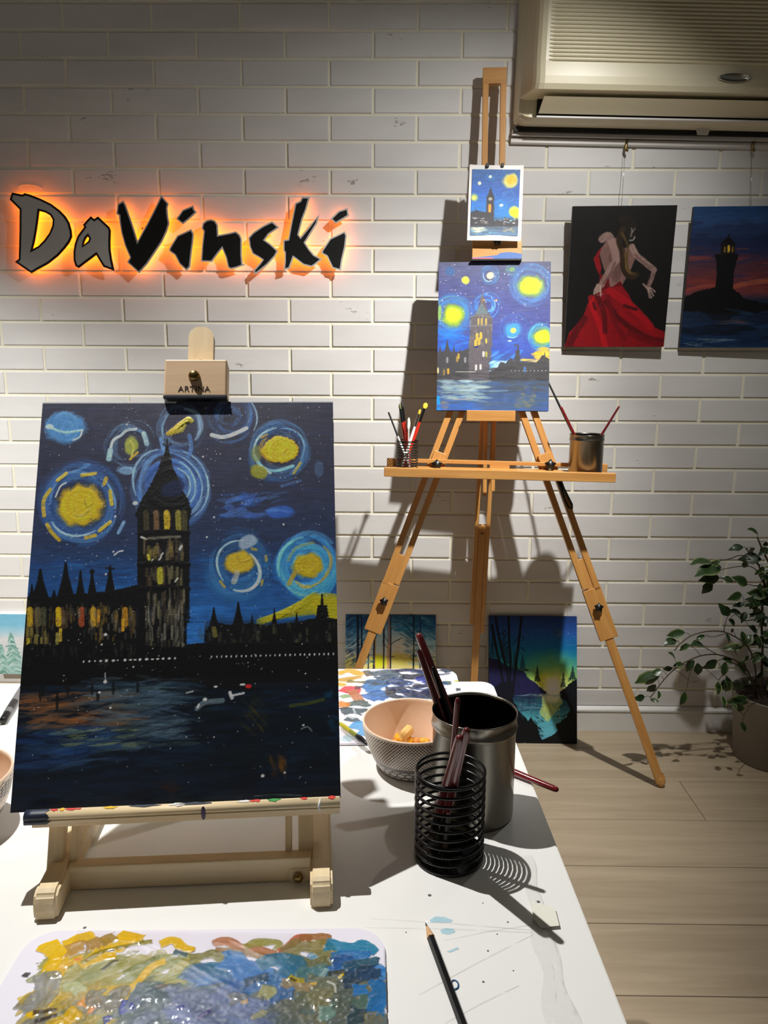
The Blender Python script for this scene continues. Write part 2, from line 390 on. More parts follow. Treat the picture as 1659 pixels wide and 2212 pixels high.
    def spire(s, x, ytop, ybase, w, col=(9, 9, 11)):
        s.poly([(x-w*.05, ytop), (x+w*.05, ytop), (x+w*.13, ytop+(ybase-ytop)*.3), (x+w*.28, ytop+(ybase-ytop)*.6), (x+w*.5, ybase), (x-w*.5, ybase), (x-w*.28, ytop+(ybase-ytop)*.6), (x-w*.13, ytop+(ybase-ytop)*.3)], col, 1, 0.15)
    def fir(s, x, ytop, ybase, w, col, n=8):
        s.line([(x, ytop), (x, ybase)], w*.10, col, 1, 0)
        for i in range(n):
            t = (i+.6)/n; y = ytop+(ybase-ytop)*t*.9; ww = w*.5*t*(0.75+0.5*s.rng.random())
            for sg in (-1, 1): s.line([(x, y-ww*.25), (x+sg*ww*.6, y+ww*.12), (x+sg*ww, y+ww*(.35+.2*s.rng.random()))], (ybase-ytop)/n*.7, col, .95, .3, 0.5)
def art_obj(name, art, O, u, v, n, w, h, mat, parent, relief=0.0002, gain=1.0, mask=None, base=0.0):
    """vertex grid from an Art: O = top-left corner, u right, v up, n out"""
    H, W = art.h, art.w
    c = np.clip(lin(np.clip(art.a, 0, 255))*gain, 0, 0.88)
    X, Y = np.meshgrid((np.arange(W)+.5)/W*w, -(np.arange(H)+.5)/H*h)
    X[:, 0] = 0; X[:, -1] = w; Y[0] = 0; Y[-1] = -h
    co = np.stack([X, Y, base+np.clip(art.z, 0, 6)*relief], -1).reshape(-1, 3)
    idx = np.arange(H*W).reshape(H, W); q = np.stack([idx[1:, :-1], idx[1:, 1:], idx[:-1, 1:], idx[:-1, :-1]], -1)
    if mask is not None: q = q[(mask[1:, :-1]+mask[1:, 1:]+mask[:-1, 1:]+mask[:-1, :-1]) >= 2]
    q = q.reshape(-1, 4)
    if mask is not None:
        used = np.zeros(H*W, bool); used[q.ravel()] = True; remap = np.cumsum(used)-1; q = remap[q]; co = co[used]; c = c.reshape(-1, 3)[used]
    me = bpy.data.meshes.new(name); nf = len(q)
    me.vertices.add(len(co)); me.vertices.foreach_set('co', co.astype(np.float32).ravel())
    me.loops.add(nf*4); me.loops.foreach_set('vertex_index', q.astype(np.int32).ravel())
    me.polygons.add(nf); me.polygons.foreach_set('loop_start', np.arange(0, nf*4, 4, dtype=np.int32)); me.polygons.foreach_set('loop_total', np.full(nf, 4, np.int32))
    me.polygons.foreach_set('use_smooth', np.ones(nf, bool)); me.update(calc_edges=True)
    at = me.color_attributes.new('pigment', 'FLOAT_COLOR', 'POINT')
    at.data.foreach_set('color', np.c_[c.reshape(-1, 3), np.ones(len(co))].astype(np.float32).ravel())
    return obj(name, me, mat, parent, frame(O, u, v, n))

YEL = (196, 154, 22)
def paint_front():
    A = Art(480, 640, [(92, 868), (721, 868), (735, 1722), (22, 1757)], (36, 40, 56), 11)
    k = 1/2.183
    a = lambda x, y: (x*k, 850+y*k); b = lambda x, y: (x*k, 1300+y*k)
    L = lambda pts, w, c, al=.9, f=a, **kw: A.line([f(*p) for p in pts], w*k, c, al, **kw)
    B = lambda x, y, rx, ry, c, al=.9, f=a, **kw: A.blob(*f(x, y), rx*k, ry*k, c, al, **kw)
    R = lambda x, y, r, a0, a1, w, c, al=.8, f=a, **kw: A.ring(*f(x, y), r*k, a0, a1, w*k, c, al, **kw)
    S = lambda x, y, r0, r1, n, cols, al=.5, w=14: A.swirl(*a(x, y), r0*k, r1*k, n, cols, al, w*k)
    D = lambda x0, x1, y0, y1, n, cols, f=a, l=60, w=8, **kw: A.dashes(f(x0, y0)[0], f(x1, y1)[0], f(x0, y0)[1], f(x1, y1)[1], n, cols, l*k, w*k, **kw)
    A.vgrad([(0, (40, 42, 58)), (.25, (38, 42, 62)), (.38, (32, 46, 76)), (.47, (26, 62, 112)), (.56, (32, 82, 142)), (.62, (10, 14, 22)), (.7, (8, 16, 28)), (1, (6, 12, 22))])
    A.brush_texture(.12)
    D(140, 1600, 60, 900, 160, [(30, 34, 50), (44, 46, 66), (34, 44, 84)], l=160, w=16, a=.4, h=.1)
    D(140, 1600, 760, 1090, 120, [(24, 80, 140), (38, 100, 168), (20, 60, 120)], l=150, w=18, a=.4, h=.15)
    # upper discs and rings
    B(310, 160, 92, 78, (66, 120, 172), soft=.25); S(310, 160, 30, 86, 14, [(92, 142, 190), (52, 104, 160)], .5)
    L([(232, 160), (300, 185), (350, 180), (388, 175)], 12, (150, 192, 222)); L([(345, 222), (378, 205), (388, 175)], 8, (190, 215, 232)); B(232, 158, 18, 12, (160, 195, 222))
    S(620, 245, 70, 118, 16, [(70, 110, 150), (92, 134, 172)], .45); L([(520, 300), (530, 230), (570, 200), (600, 175), (640, 170)], 14, (178, 204, 222), bris=.7)
    L([(515, 310), (522, 270)], 26, (140, 176, 204)); L([(680, 190), (694, 240)], 22, (150, 184, 210)); B(600, 365, 45, 20, (120, 160, 196), .7)
    B(620, 245, 32, 48, (140, 146, 62), .9); L([(615, 225), (632, 250), (622, 300)], 10, (168, 164, 70)); L([(650, 280), (615, 312)], 12, (184, 150, 40))
    S(858, 160, 76, 108, 12, [(96, 130, 164), (66, 100, 140)], .5); R(858, 165, 92, -80, 40, 26, (140, 170, 196), .7); R(858, 165, 92, 150, 230, 12, (120, 160, 196), .7)
    for t in range(5): L([(795+t*16, 192-t*4), (840+t*12, 155-t*8), (890+t*4, 120+t*3)], 22, (190-6*t, 156, 34+8*t), .85, h=.7)
    S(1085, 110, 30, 120, 22, [(52, 90, 150), (76, 120, 172), (40, 66, 120)], .5, 18); L([(1002, 198), (1050, 208), (1100, 196), (1165, 166)], 20, (196, 212, 224)); R(1100, 120, 115, -40, 30, 10, (150, 180, 206))
    S(1322, 275, 92, 140, 30, [(56, 100, 150), (86, 140, 186), (40, 74, 124)], .55, 18)
    R(1322, 275, 118, 150, 262, 12, (160, 196, 222)); R(1322, 275, 112, -90, 20, 10, (120, 168, 206)); L([(1205, 300), (1240, 350), (1300, 368), (1385, 345)], 16, (120, 178, 216)); L([(1230, 345), (1278, 378)], 12, (176, 208, 226))
    B(1225, 372, 44, 30, (136, 132, 32), .85, rot=25); B(1215, 285, 25, 40, (120, 124, 50), .6)
    B(1322, 268, 88, 68, (222, 158, 18), 1, soft=.12, h=.6); S(1322, 268, 10, 70, 20, [(232, 172, 24), (206, 146, 18)], .6, 12); L([(1388, 380), (1420, 330)], 12, (168, 150, 50)); L([(1235, 210), (1262, 196)], 10, (190, 150, 50)); L([(1300, 184), (1340, 190)], 10, (30, 40, 70))
    S(385, 525, 120, 205, 60, [(44, 80, 134), (62, 106, 160), (34, 60, 108)], .5, 24)
    R(385, 525, 150, 180, 300, 16, (96, 140, 184), .6); R(385, 525, 172, 20, 150, 22, (78, 124, 172), .6); R(380, 530, 145, 60, 150, 12, (180, 206, 222), .7); R(385, 520, 165, -40, 10, 12, (110, 158, 200), .7); L([(560, 660), (585, 610)], 16, (110, 150, 190))
    B(382, 530, 98, 96, (186, 152, 26), .97, soft=.3, rough=.22, h=.6); S(385, 530, 10, 85, 34, [(206, 168, 30), (160, 142, 36), (196, 150, 20)], .6, 14); L([(350, 575), (390, 582), (420, 550)], 10, (150, 140, 60)); L([(400, 500), (410, 540), (440, 520)], 8, (140, 128, 40))
    for p in ([(272, 412), (312, 380)], [(388, 388), (450, 380)], [(238, 455), (205, 510), (208, 580)], [(520, 462), (528, 526)], [(222, 620), (245, 660), (280, 694)], [(405, 684), (450, 672)], [(492, 430), (502, 402)], [(470, 650), (520, 610)]): L(p, 17, (196, 158, 36), .9, h=.6)
    L([(262, 490), (285, 440), (312, 424)], 7, (190, 212, 226)); L([(350, 372), (420, 340), (400, 340)], 14, (80, 130, 178), .6)
    # halo behind the roof
    S(808, 440, 60, 182, 70, [(58, 98, 164), (78, 120, 182), (46, 82, 150), (96, 140, 196)], .6, 20)
    for r in (176, 150, 120, 90): R(808, 440, r, -70, 50, 8, (150, 186, 222), .75)
    R(808, 440, 180, 165, 250, 12, (140, 176, 214), .8); R(808, 440, 165, 20, 60, 16, (130, 170, 210), .7); L([(760, 215), (772, 260), (790, 290)], 18, (90, 130, 180)); L([(895, 200), (905, 260), (890, 300)], 20, (70, 106, 160)); B(640, 520, 12, 9, (190, 206, 220), .8)
    A.line([(90, 869.5), (380, 869.5)], 5, (236, 234, 230), 1, 0, smooth=False); A.line([(500, 869.0), (722, 869.0)], 3.2, (176, 178, 186), .9, .2, smooth=False); A.line([(91, 872), (21, 1757)], 2.2, (206, 204, 200), .8, .3, smooth=False)
    # drifting clouds
    D(1060, 1220, 480, 590, 26, [(48, 88, 164), (66, 108, 180), (36, 66, 128)], l=90, w=24, a=.7, ang=-12); D(1180, 1320, 470, 520, 8, [(60, 96, 150)], l=80, w=8, a=.6, ang=-14)
    B(1322, 562, 66, 30, (42, 80, 160), .9); D(1270, 1380, 545, 580, 8, [(66, 108, 180)], l=50, w=12, a=.6); L([(1330, 440), (1420, 415)], 16, (60, 90, 140), .7); B(1508, 360, 22, 40, (62, 84, 116), .7)
    S(1130, 812, 60, 170, 50, [(34, 84, 132), (50, 104, 152), (28, 66, 112)], .5, 24); R(1125, 805, 106, 130, 285, 11, (170, 202, 222), .85); R(1135, 840, 95, -60, 110, 16, (196, 214, 226), .85)
    B(1132, 800, 62, 52, (186, 150, 34), .95, rot=-20, h=.7); L([(1120, 770), (1140, 800), (1190, 780)], 10, (150, 130, 40)); B(1172, 702, 44, 30, (150, 162, 176), .75, rot=-20); L([(1105, 890), (1120, 850)], 26, (158, 158, 146), .8)
    for p in ([(1040, 890), (1060, 915)], [(1235, 905), (1240, 885)], [(1258, 790), (1256, 770)], [(1190, 735), (1210, 740)]): L(p, 12, (176, 146, 40), .8)
    S(1455, 815, 60, 145, 60, [(52, 132, 196), (76, 156, 214), (40, 112, 180)], .75, 26); R(1455, 815, 142, 160, 260, 16, (120, 186, 226), .8); R(1455, 815, 138, 60, 140, 14, (120, 184, 226), .7)
    B(1455, 815, 70, 56, (166, 142, 26), .98, h=.7); S(1455, 815, 15, 50, 16, [(182, 154, 34), (146, 128, 28)], .6, 10); R(1455, 810, 104, -50, 70, 16, (176, 142, 40), .85); R(1450, 825, 84, 60, 130, 18, (176, 150, 40), .8); L([(1365, 900), (1390, 850)], 22, (160, 134, 36)); L([(1360, 790), (1400, 730), (1480, 706)], 12, (120, 130, 70), .7)
    # glow on the right horizon
    for i in range(14): L([(1225+i*14, 1078-i*4), (1350+i*10, 1046-i*7), (1500, 1030-i*5)], 30, (150, 142, 24), .6)
    for i in range(10): L([(1480+i*4, 975+i*10), (1540, 960+i*14), (1600, 970+i*12)], 34, (154, 144, 20), .8)
    A.specks(95, 725, 880, 1290, 330, .95, (214, 220, 226))
    for x, y in ((600, 148), (645, 168), (1012, 586), (978, 680), (500, 855), (545, 582), (1135, 310), (536, 750), (1340, 620), (960, 300)): B(x, y, 4.5, 4.5, (220, 224, 228), .95)
    L([(540, 765), (560, 750), (580, 745)], 7, (210, 216, 222))
    # skyline, tower, left range with spires
    K = (9, 9, 11); PO = lambda pts, c=K, f=a, e=.5: A.poly([f(*p) for p in pts], c, 1, .2, e)
    PO([(120, 960), (240, 965), (330, 950), (520, 935), (650, 905), (650, 1400), (100, 1400)])
    for x, yt, w_ in ((190, 830, 110), (310, 800, 110), (380, 835, 70), (435, 830, 70), (520, 812, 84), (150, 900, 60), (255, 930, 70)): A.spire(a(x, yt)[0], a(x, yt)[1], a(x, 1010)[1], w_*k)
    B(435, 842, 12, 10, K, 1); L([(500, 826), (540, 828)], 8, K)
    PO([(640, 575), (660, 520), (700, 455), (735, 385), (758, 330), (762, 305), (785, 295), (808, 305), (812, 335), (835, 385), (858, 450), (890, 500), (906, 560), (895, 600), (895, 1400), (648, 1400), (650, 600)])
    A.spire(*a(790, 212), a(790, 320)[1], 40*k); L([(772, 240), (790, 250), (808, 238)], 8, K)
    B(820, 450, 42, 60, (20, 32, 66), .8, rot=70)
    PO([(880, 1120), (965, 1120), (985, 1100), (1010, 1080), (1100, 1095), (1180, 1085), (1260, 1095), (1400, 1080), (1490, 1060), (1500, 1000), (1545, 1000), (1550, 1060), (1610, 1066), (1610, 1400), (880, 1400)])
    PO([(885, 1085), (968, 1085), (962, 1186), (880, 1190)], (34, 90, 154)); D(890, 955, 1000, 1180, 26, [(46, 108, 176), (30, 84, 150)], l=60, w=16, a=.5); PO([(880, 1186), (965, 1178), (965, 1230), (880, 1230)])
    for x, yt, w_ in ((1010, 1010, 60), (1125, 985, 70), (1190, 1045, 34), (1295, 1015, 40), (1400, 1035, 40), (1520, 945, 60)): A.spire(a(x, yt)[0], a(x, yt)[1], a(x, 1120)[1], w_*k)
    # lit windows of the tower
    def wins(x0, x1, y0, y1, n, cols, l=50, w=14, f=a, al=.75):
        for _ in range(n):
            x = x0+(x1-x0)*A.rng.random(); y = y0+(y1-y0)*A.rng.random(); c = cols[A.rng.integers(len(cols))]; ll = l*(.4+.8*A.rng.random())/2
            L([(x, y-ll), (x+A.rng.normal()*2, y+ll)], w*(.5+.6*A.rng.random()), c, al*(.5+.5*A.rng.random()), f)
    for x, c in ((738, (112, 84, 58)), (787, (204, 168, 36)), (842, (134, 126, 48)), (690, (60, 52, 34)), (870, (70, 66, 40))): L([(x, 565), (x+2, 640)], 26, c, .9)
    L([(780, 575), (800, 575), (800, 630)], 10, (160, 130, 40)); L([(668, 680), (690, 690)], 9, (222, 222, 214)); L([(700, 688), (800, 680), (850, 678)], 12, (130, 124, 110), .7)
    wins(680, 870, 715, 785, 34, [(110, 92, 60), (70, 56, 40), (150, 134, 60), (60, 60, 56)], 60, 14); wins(690, 860, 830, 905, 26, [(96, 84, 56), (64, 52, 38), (116, 112, 80)], 60, 13); L([(755, 835), (757, 890)], 26, (166, 160, 40)); L([(700, 765), (704, 785)], 12, (206, 186, 60))
    for x, y in ((760, 770), (750, 790), (848, 735), (828, 890), (850, 740), (712, 800)): L([(x, y), (x+10, y-14)], 8, (206, 208, 200), .8)
    for y in (660, 806, 812, 925): L([(655, y), (780, y-8), (892, y)], 18, K, .95)
    wins(680, 870, 950, 1090, 60, [(70, 62, 50), (96, 88, 72), (50, 44, 36), (120, 110, 84), (40, 50, 60)], 60, 11); wins(690, 870, 0, 240, 90, [(60, 58, 52), (90, 84, 66), (44, 42, 40), (120, 118, 108), (70, 70, 40)], 70, 10, b)
    wins(130, 640, 1020, 1090, 50, [(96, 84, 40), (60, 54, 36), (80, 60, 40)], 60, 14)
    # left range windows
    for x, c in ((140, (186, 150, 30)), (178, (92, 84, 56)), (205, (70, 70, 50)), (275, (226, 170, 20)), (385, (150, 66, 34)), (440, (196, 150, 36)), (590, (170, 120, 30))): L([(x, 40), (x+1, 110)], 24, c, .85, b)
    for x, y, c in ((132, 205, (196, 170, 30)), (170, 190, (170, 150, 40)), (285, 160, (190, 160, 40)), (270, 180, (150, 140, 60)), (465, 70, (220, 140, 30)), (580, 112, (214, 150, 40))): L([(x, y-25), (x, y+25)], 14, c, .85, b)
    L([(150, 218), (235, 212)], 7, (150, 140, 60), .8, b); wins(115, 230, 130, 210, 24, [(120, 106, 50), (80, 76, 50)], 60, 12, b); wins(240, 640, 30, 190, 60, [(110, 90, 40), (60, 60, 54), (130, 100, 40), (90, 90, 90)], 36, 9, b); wins(900, 1580, 110, 220, 50, [(46, 48, 44), (70, 70, 52), (36, 40, 44)], 30, 16, b, .6); L([(1010, 130), (1016, 160)], 22, (110, 104, 50), .8, b)
    # embankment, lamps, water
    PO([(60, 200), (880, 215), (980, 200), (1600, 190), (1605, 330), (900, 350), (480, 385), (60, 400)], (6, 7, 9), b, 1.0)
    wins(110, 640, 200, 300, 40, [(46, 46, 42), (30, 34, 36), (70, 66, 56)], 40, 10, b, .5)
    for i in range(17): B(395+i*27+A.rng.normal()*3, 285-i*1.0, 3.5+4*A.rng.random(), 3+3*A.rng.random(), (226, 226, 222), .95, b)
    for i in range(26): B(1000+i*23+A.rng.normal()*2, 262-i*.6, 2.5+A.rng.random(), 5, (220, 222, 220), .9, b)
    D(90, 1600, 380, 960, 300, [(6, 16, 30), (10, 26, 46), (4, 12, 22), (14, 34, 52), (6, 20, 26)], b, l=240, w=26, a=.6, ang=-3)
    D(120, 620, 430, 600, 120, [(118, 74, 40), (92, 60, 38), (140, 84, 40), (70, 56, 46)], b, l=160, w=16, a=.6, ang=-5)
    D(420, 880, 360, 700, 150, [(66, 88, 106), (52, 72, 90), (84, 106, 122), (58, 76, 80)], b, l=190, w=18, a=.5, ang=-4)
    D(80, 560, 590, 780, 90, [(16, 40, 82), (24, 56, 100), (12, 30, 56), (40, 66, 96)], b, l=200, w=18, a=.6, ang=-5); D(300, 640, 600, 680, 20, [(110, 116, 70), (96, 120, 110)], b, l=130, w=12, a=.6, ang=-6)
    D(880, 1600, 420, 900, 110, [(6, 14, 20), (8, 20, 34), (10, 16, 18), (4, 8, 12)], b, l=220, w=26, a=.7); D(70, 1600, 820, 980, 90, [(8, 18, 34), (10, 22, 40), (6, 10, 18)], b, l=260, w=26, a=.6)
    D(1150, 1270, 470, 610, 26, [(48, 44, 18), (34, 34, 20)], b, l=60, w=12, a=.7, ang=50); D(1270, 1350, 730, 820, 16, [(96, 60, 18), (70, 44, 16)], b, l=60, w=16, a=.7, ang=70); L([(1370, 492), (1450, 480), (1525, 462)], 14, (60, 66, 18), .8, b)
    D(740, 860, 840, 890, 12, [(40, 22, 16)], b, l=60, w=16, a=.6); D(1540, 1600, 400, 620, 14, [(12, 60, 90), (16, 50, 76)], b, l=30, w=24, a=.5)
    for x, y0, y1 in ((270, 420, 515), (462, 420, 470), (190, 400, 470), (650, 380, 430), (535, 380, 440), (205, 400, 450), (320, 390, 440), (435, 390, 440)): L([(x, y0), (x, y1)], 14, (8, 10, 12), .9, b, taper=.5)
    L([(260, 520), (400, 518), (520, 480)], 12, (14, 18, 22), .8, b); D(560, 780, 590, 640, 10, [(26, 36, 42)], b, l=120, w=8, a=.8, ang=-14)
    L([(930, 505), (965, 478), (1050, 468)], 22, (96, 112, 122), .8, b); L([(932, 500), (940, 486)], 9, (220, 224, 226), .9, b); B(967, 462, 9, 7, (226, 228, 228), 1, b); L([(1085, 430), (1095, 455)], 14, (214, 218, 220), 1, b); L([(1090, 445), (1150, 432)], 9, (200, 206, 210), 1, b); L([(880, 432), (910, 424)], 7, (180, 190, 196), .8, b); B(1018, 402, 9, 4, (230, 228, 226), 1, b); B(1172, 400, 12, 8, (190, 30, 30), 1, b); B(1145, 392, 12, 5, (214, 210, 206), 1, b)
    for x, y, r in ((497, 380, 11), (470, 430, 8), (522, 502, 8), (498, 158, 10), (480, 205, 6), (630, 310, 6), (1238, 820, 10), (1342, 805, 7), (1430, 582, 7), (940, 550, 5), (1010, 640, 5), (600, 420, 4), (1440, 340, 5)): B(x, y, r*.7, r*.62, (226, 228, 226), 1, b)
    L([(497, 340), (497, 380)], 5, (190, 194, 196), .9, b); L([(1420, 600), (1450, 590), (1470, 610)], 5, (120, 130, 130), .8, b); A.specks(60, 725, 1440, 1700, 70, .9, (200, 206, 210)); A.specks(60, 725, 1310, 1450, 90, .9, (200, 206, 210))
    L([(1200, 915), (1300, 908), (1420, 912)], 5, (60, 76, 84), .8, b)
    return A

def paint_second():
    A = Art(250, 334, [(237, 122), (1420, 122), (1387, 1697), (212, 1690)], (70, 76, 124), 21)
    A.vgrad([(0, (84, 86, 116)), (.25, (66, 72, 132)), (.45, (60, 70, 142)), (.6, (48, 78, 170)), (.7, (60, 66, 80)), (.8, (64, 78, 100)), (1, (58, 88, 150))]); A.brush_texture(.1)
    A.dashes(230, 1420, 140, 900, 120, [(90, 92, 126), (56, 64, 130), (74, 78, 120)], 160, 24, .35); L, B, R, S, D = A.line, A.blob, A.ring, A.swirl, A.dashes
    D(230, 560, 820, 1040, 60, [(30, 110, 210), (24, 90, 190), (40, 130, 220)], 150, 40, .5); D(780, 1390, 950, 1150, 50, [(50, 70, 170), (60, 76, 150)], 150, 40, .4)
    B(355, 220, 55, 50, (52, 96, 150), .7); S(1010, 215, 20, 70, 14, [(60, 130, 160), (90, 150, 140)], .6, 16); B(1010, 205, 30, 26, (120, 160, 90), .8)
    B(518, 318, 42, 40, (214, 212, 70), 1, soft=.3); S(770, 260, 50, 110, 20, [(50, 110, 180), (80, 150, 200)], .5, 12); R(770, 270, 60, 60, 200, 10, (180, 216, 224)); B(783, 268, 38, 34, (240, 236, 170), 1)
    S(1205, 380, 120, 230, 60, [(70, 120, 190), (60, 96, 170), (84, 140, 190)], .4, 24); B(1205, 385, 128, 106, (150, 190, 60), .9, soft=.5); B(1205, 375, 98, 84, (240, 226, 24), 1, soft=.35)
    S(390, 670, 110, 210, 60, [(50, 110, 190), (60, 140, 200), (80, 120, 150)], .45, 24); R(390, 680, 190, 190, 300, 20, (90, 140, 150), .6); B(390, 690, 112, 116, (150, 184, 40), .95, soft=.4); B(388, 690, 72, 70, (236, 196, 30), 1, soft=.5); B(245, 660, 20, 90, (150, 190, 60), .7)
    S(740, 590, 50, 150, 40, [(40, 130, 220), (70, 160, 230), (60, 90, 170)], .5, 16); R(740, 590, 90, -60, 60, 10, (120, 190, 230)); R(750, 590, 60, 0, 130, 12, (110, 190, 235))
    S(1020, 850, 60, 170, 40, [(60, 90, 180), (50, 110, 190)], .4, 14); B(1018, 845, 78, 80, (60, 160, 210), .8, soft=.5); B(1020, 850, 30, 28, (230, 226, 90), 1); R(1010, 860, 70, 40, 140, 12, (150, 210, 230)); B(985, 960, 22, 8, (200, 220, 235), .9)
    S(1320, 920, 90, 150, 30, [(60, 150, 190), (80, 170, 190)], .5, 22); B(1325, 920, 100, 92, (130, 180, 80), .8, soft=.5); B(1330, 915, 78, 62, (244, 222, 20), 1); B(1315, 925, 26, 20, (170, 170, 50), .7)
    D(1270, 1400, 1040, 1160, 30, [(240, 186, 40), (246, 200, 70), (230, 170, 30)], 110, 40, .8); D(1080, 1400, 1150, 1190, 20, [(210, 190, 140), (240, 190, 60)], 120, 20, .7); D(780, 1060, 1080, 1240, 40, [(60, 140, 220), (120, 190, 230), (40, 100, 200)], 130, 34, .6, -30); D(770, 960, 1180, 1280, 24, [(190, 220, 236), (140, 200, 236)], 100, 26, .8, -20)
    A.specks(240, 1400, 140, 800, 110, 6, (226, 228, 240)); K = (62, 60, 64)
    for x, yt, w_ in ((325, 950, 90), (250, 1010, 60), (395, 995, 40), (460, 1030, 40)): A.spire(x, yt, 1120, w_, K)
    A.poly([(220, 1080), (300, 1060), (420, 1080), (560, 1040), (560, 1370), (215, 1370)], K, 1, .2, 1.0)
    A.poly([(552, 1000), (575, 780), (575, 715), (610, 690), (660, 600), (690, 460), (705, 460), (740, 600), (775, 680), (800, 715), (800, 800), (795, 1020), (770, 1180), (765, 1370), (552, 1370)], (88, 82, 88), 1, .2, 1.0)
    A.poly([(620, 680), (665, 590), (690, 560), (715, 590), (760, 680)], (96, 112, 118), .9)
    D(560, 800, 700, 1020, 90, [(130, 122, 116), (104, 98, 96), (76, 72, 78)], 60, 16, .6, 90); L([(690, 470), (692, 560)], 14, (110, 100, 92))
    for x in (655, 690, 735): L([(x, 730), (x, 780)], 22, (206, 178, 80), .8)
    for x, y in ((640, 890), (680, 880), (625, 960), (660, 940)): L([(x, y), (x, y+50)], 28, (226, 186, 50), .85)
    L([(735, 940), (738, 980)], 16, (220, 190, 60)); B(630, 1022, 26, 9, (30, 30, 110), 1); L([(560, 800), (800, 795)], 12, (130, 124, 118), .6); L([(560, 700), (690, 690), (800, 710)], 10, (130, 124, 118), .6)
    A.poly([(770, 1290), (850, 1250), (890, 1180), (940, 1200), (985, 1130), (1030, 1180), (1045, 1060), (1090, 1060), (1095, 1180), (1250, 1190), (1340, 1110), (1395, 1150), (1395, 1370), (770, 1370)], K, 1, .2, 1.0); L([(1040, 1005), (1070, 1010), (1068, 1080)], 18, K); A.spire(1350, 1075, 1190, 46, K)
    D(230, 1390, 1240, 1380, 60, [(56, 54, 58), (74, 72, 74), (48, 46, 50)], 200, 26, .7)
    for x, y, c in ((445, 1120, (196, 160, 50)), (430, 1150, (170, 140, 60)), (515, 1160, (150, 150, 150)), (325, 1160, (150, 150, 156)), (708, 1098, (230, 226, 220)), (738, 1100, (180, 180, 60)), (628, 1240, (230, 226, 220)), (676, 1234, (230, 226, 220)), (335, 1280, (230, 170, 40)), (290, 1290, (150, 120, 60)), (225, 1270, (220, 210, 150)), (1140, 1260, (70, 120, 190))): L([(x, y-20), (x, y+20)], 22, c, .85)
    for i in range(10): B(1000+i*40, 1275, 5, 4, (220, 220, 214), .9)
    for i in range(12): B(420+i*18, 1285, 7, 6, (190, 190, 184), .8)
    D(220, 1390, 1390, 1680, 150, [(60, 90, 130), (70, 84, 96), (52, 84, 150), (82, 92, 96)], 220, 28, .5); D(290, 720, 1370, 1590, 110, [(140, 166, 176), (170, 192, 196), (120, 146, 160), (150, 160, 140)], 200, 24, .6); D(1060, 1250, 1440, 1650, 40, [(120, 116, 70), (96, 104, 90), (140, 130, 80)], 70, 26, .5); D(960, 1390, 1380, 1500, 30, [(66, 68, 74)], 160, 24, .6)
    L([(225, 1560), (235, 1690)], 44, (20, 150, 230), .95); B(300, 1640, 48, 50, (122, 116, 108), .85); D(220, 640, 1560, 1690, 30, [(50, 100, 190), (60, 90, 160)], 150, 30, .6); L([(690, 1490), (960, 1485)], 8, (140, 170, 180), .8); L([(400, 1575), (600, 1570)], 10, (200, 170, 120), .6)
    return A

def paint_print():
    A = Art(112, 150, [(550, 1130), (1040, 1130), (1035, 1790), (543, 1788)], (66, 112, 186), 31)
    A.vgrad([(0, (74, 110, 168)), (.35, (60, 104, 190)), (.7, (52, 132, 206)), (.8, (66, 70, 76)), (.88, (88, 100, 118)), (1, (92, 130, 170))]); A.brush_texture(.08)
    L, B, R, S, D = A.line, A.blob, A.ring, A.swirl, A.dashes
    for x, y, r in ((735, 1205, 44), (830, 1165, 44), (920, 1390, 55), (575, 1420, 50), (765, 1370, 50), (1000, 1180, 40)): S(x, y, r*.4, r*1.2, 22, [(60, 130, 200), (90, 150, 206), (56, 96, 180)], .5, 10)
    B(735, 1203, 16, 14, (222, 236, 220)); B(627, 1270, 18, 18, (244, 240, 200)); B(945, 1240, 78, 72, (236, 224, 130), .95); B(948, 1232, 50, 44, (244, 206, 60)); B(575, 1415, 38, 36, (170, 196, 120), .8); B(572, 1415, 22, 20, (246, 226, 110)); S(855, 1485, 20, 60, 12, [(60, 170, 220)], .6, 9); B(858, 1487, 18, 14, (236, 242, 210)); B(995, 1550, 58, 55, (226, 226, 90), .95); B(1000, 1560, 44, 40, (246, 226, 30)); D(960, 1035, 1580, 1630, 10, [(244, 220, 60)], 40, 20, .7)
    K = (64, 62, 68)
    A.poly([(545, 1560), (600, 1540), (700, 1560), (705, 1400), (720, 1370), (742, 1300), (765, 1370), (782, 1410), (786, 1640), (880, 1640), (900, 1610), (1036, 1640), (1036, 1700), (543, 1700)], K, 1, .1, .6)
    for x, yt in ((590, 1510), (560, 1540), (650, 1545), (895, 1600), (1012, 1610)): A.spire(x, yt, 1640, 26, K)
    B(742, 1425, 20, 16, (170, 166, 150)); L([(738, 1490), (738, 1545)], 30, (226, 160, 70)); D(560, 720, 1610, 1670, 16, [(226, 220, 210), (180, 170, 160)], 24, 14, .8); D(790, 1010, 1625, 1670, 18, [(236, 232, 224), (140, 190, 220)], 26, 12, .8)
    D(550, 1035, 1690, 1790, 50, [(92, 104, 120), (70, 80, 94), (110, 150, 180)], 80, 12, .5); D(565, 700, 1710, 1760, 26, [(236, 234, 200), (220, 224, 190)], 60, 14, .8); D(890, 1000, 1715, 1760, 20, [(190, 170, 120), (150, 150, 130)], 40, 12, .7); D(560, 760, 1750, 1790, 12, [(120, 190, 220), (190, 170, 120)], 50, 10, .7)
    return A

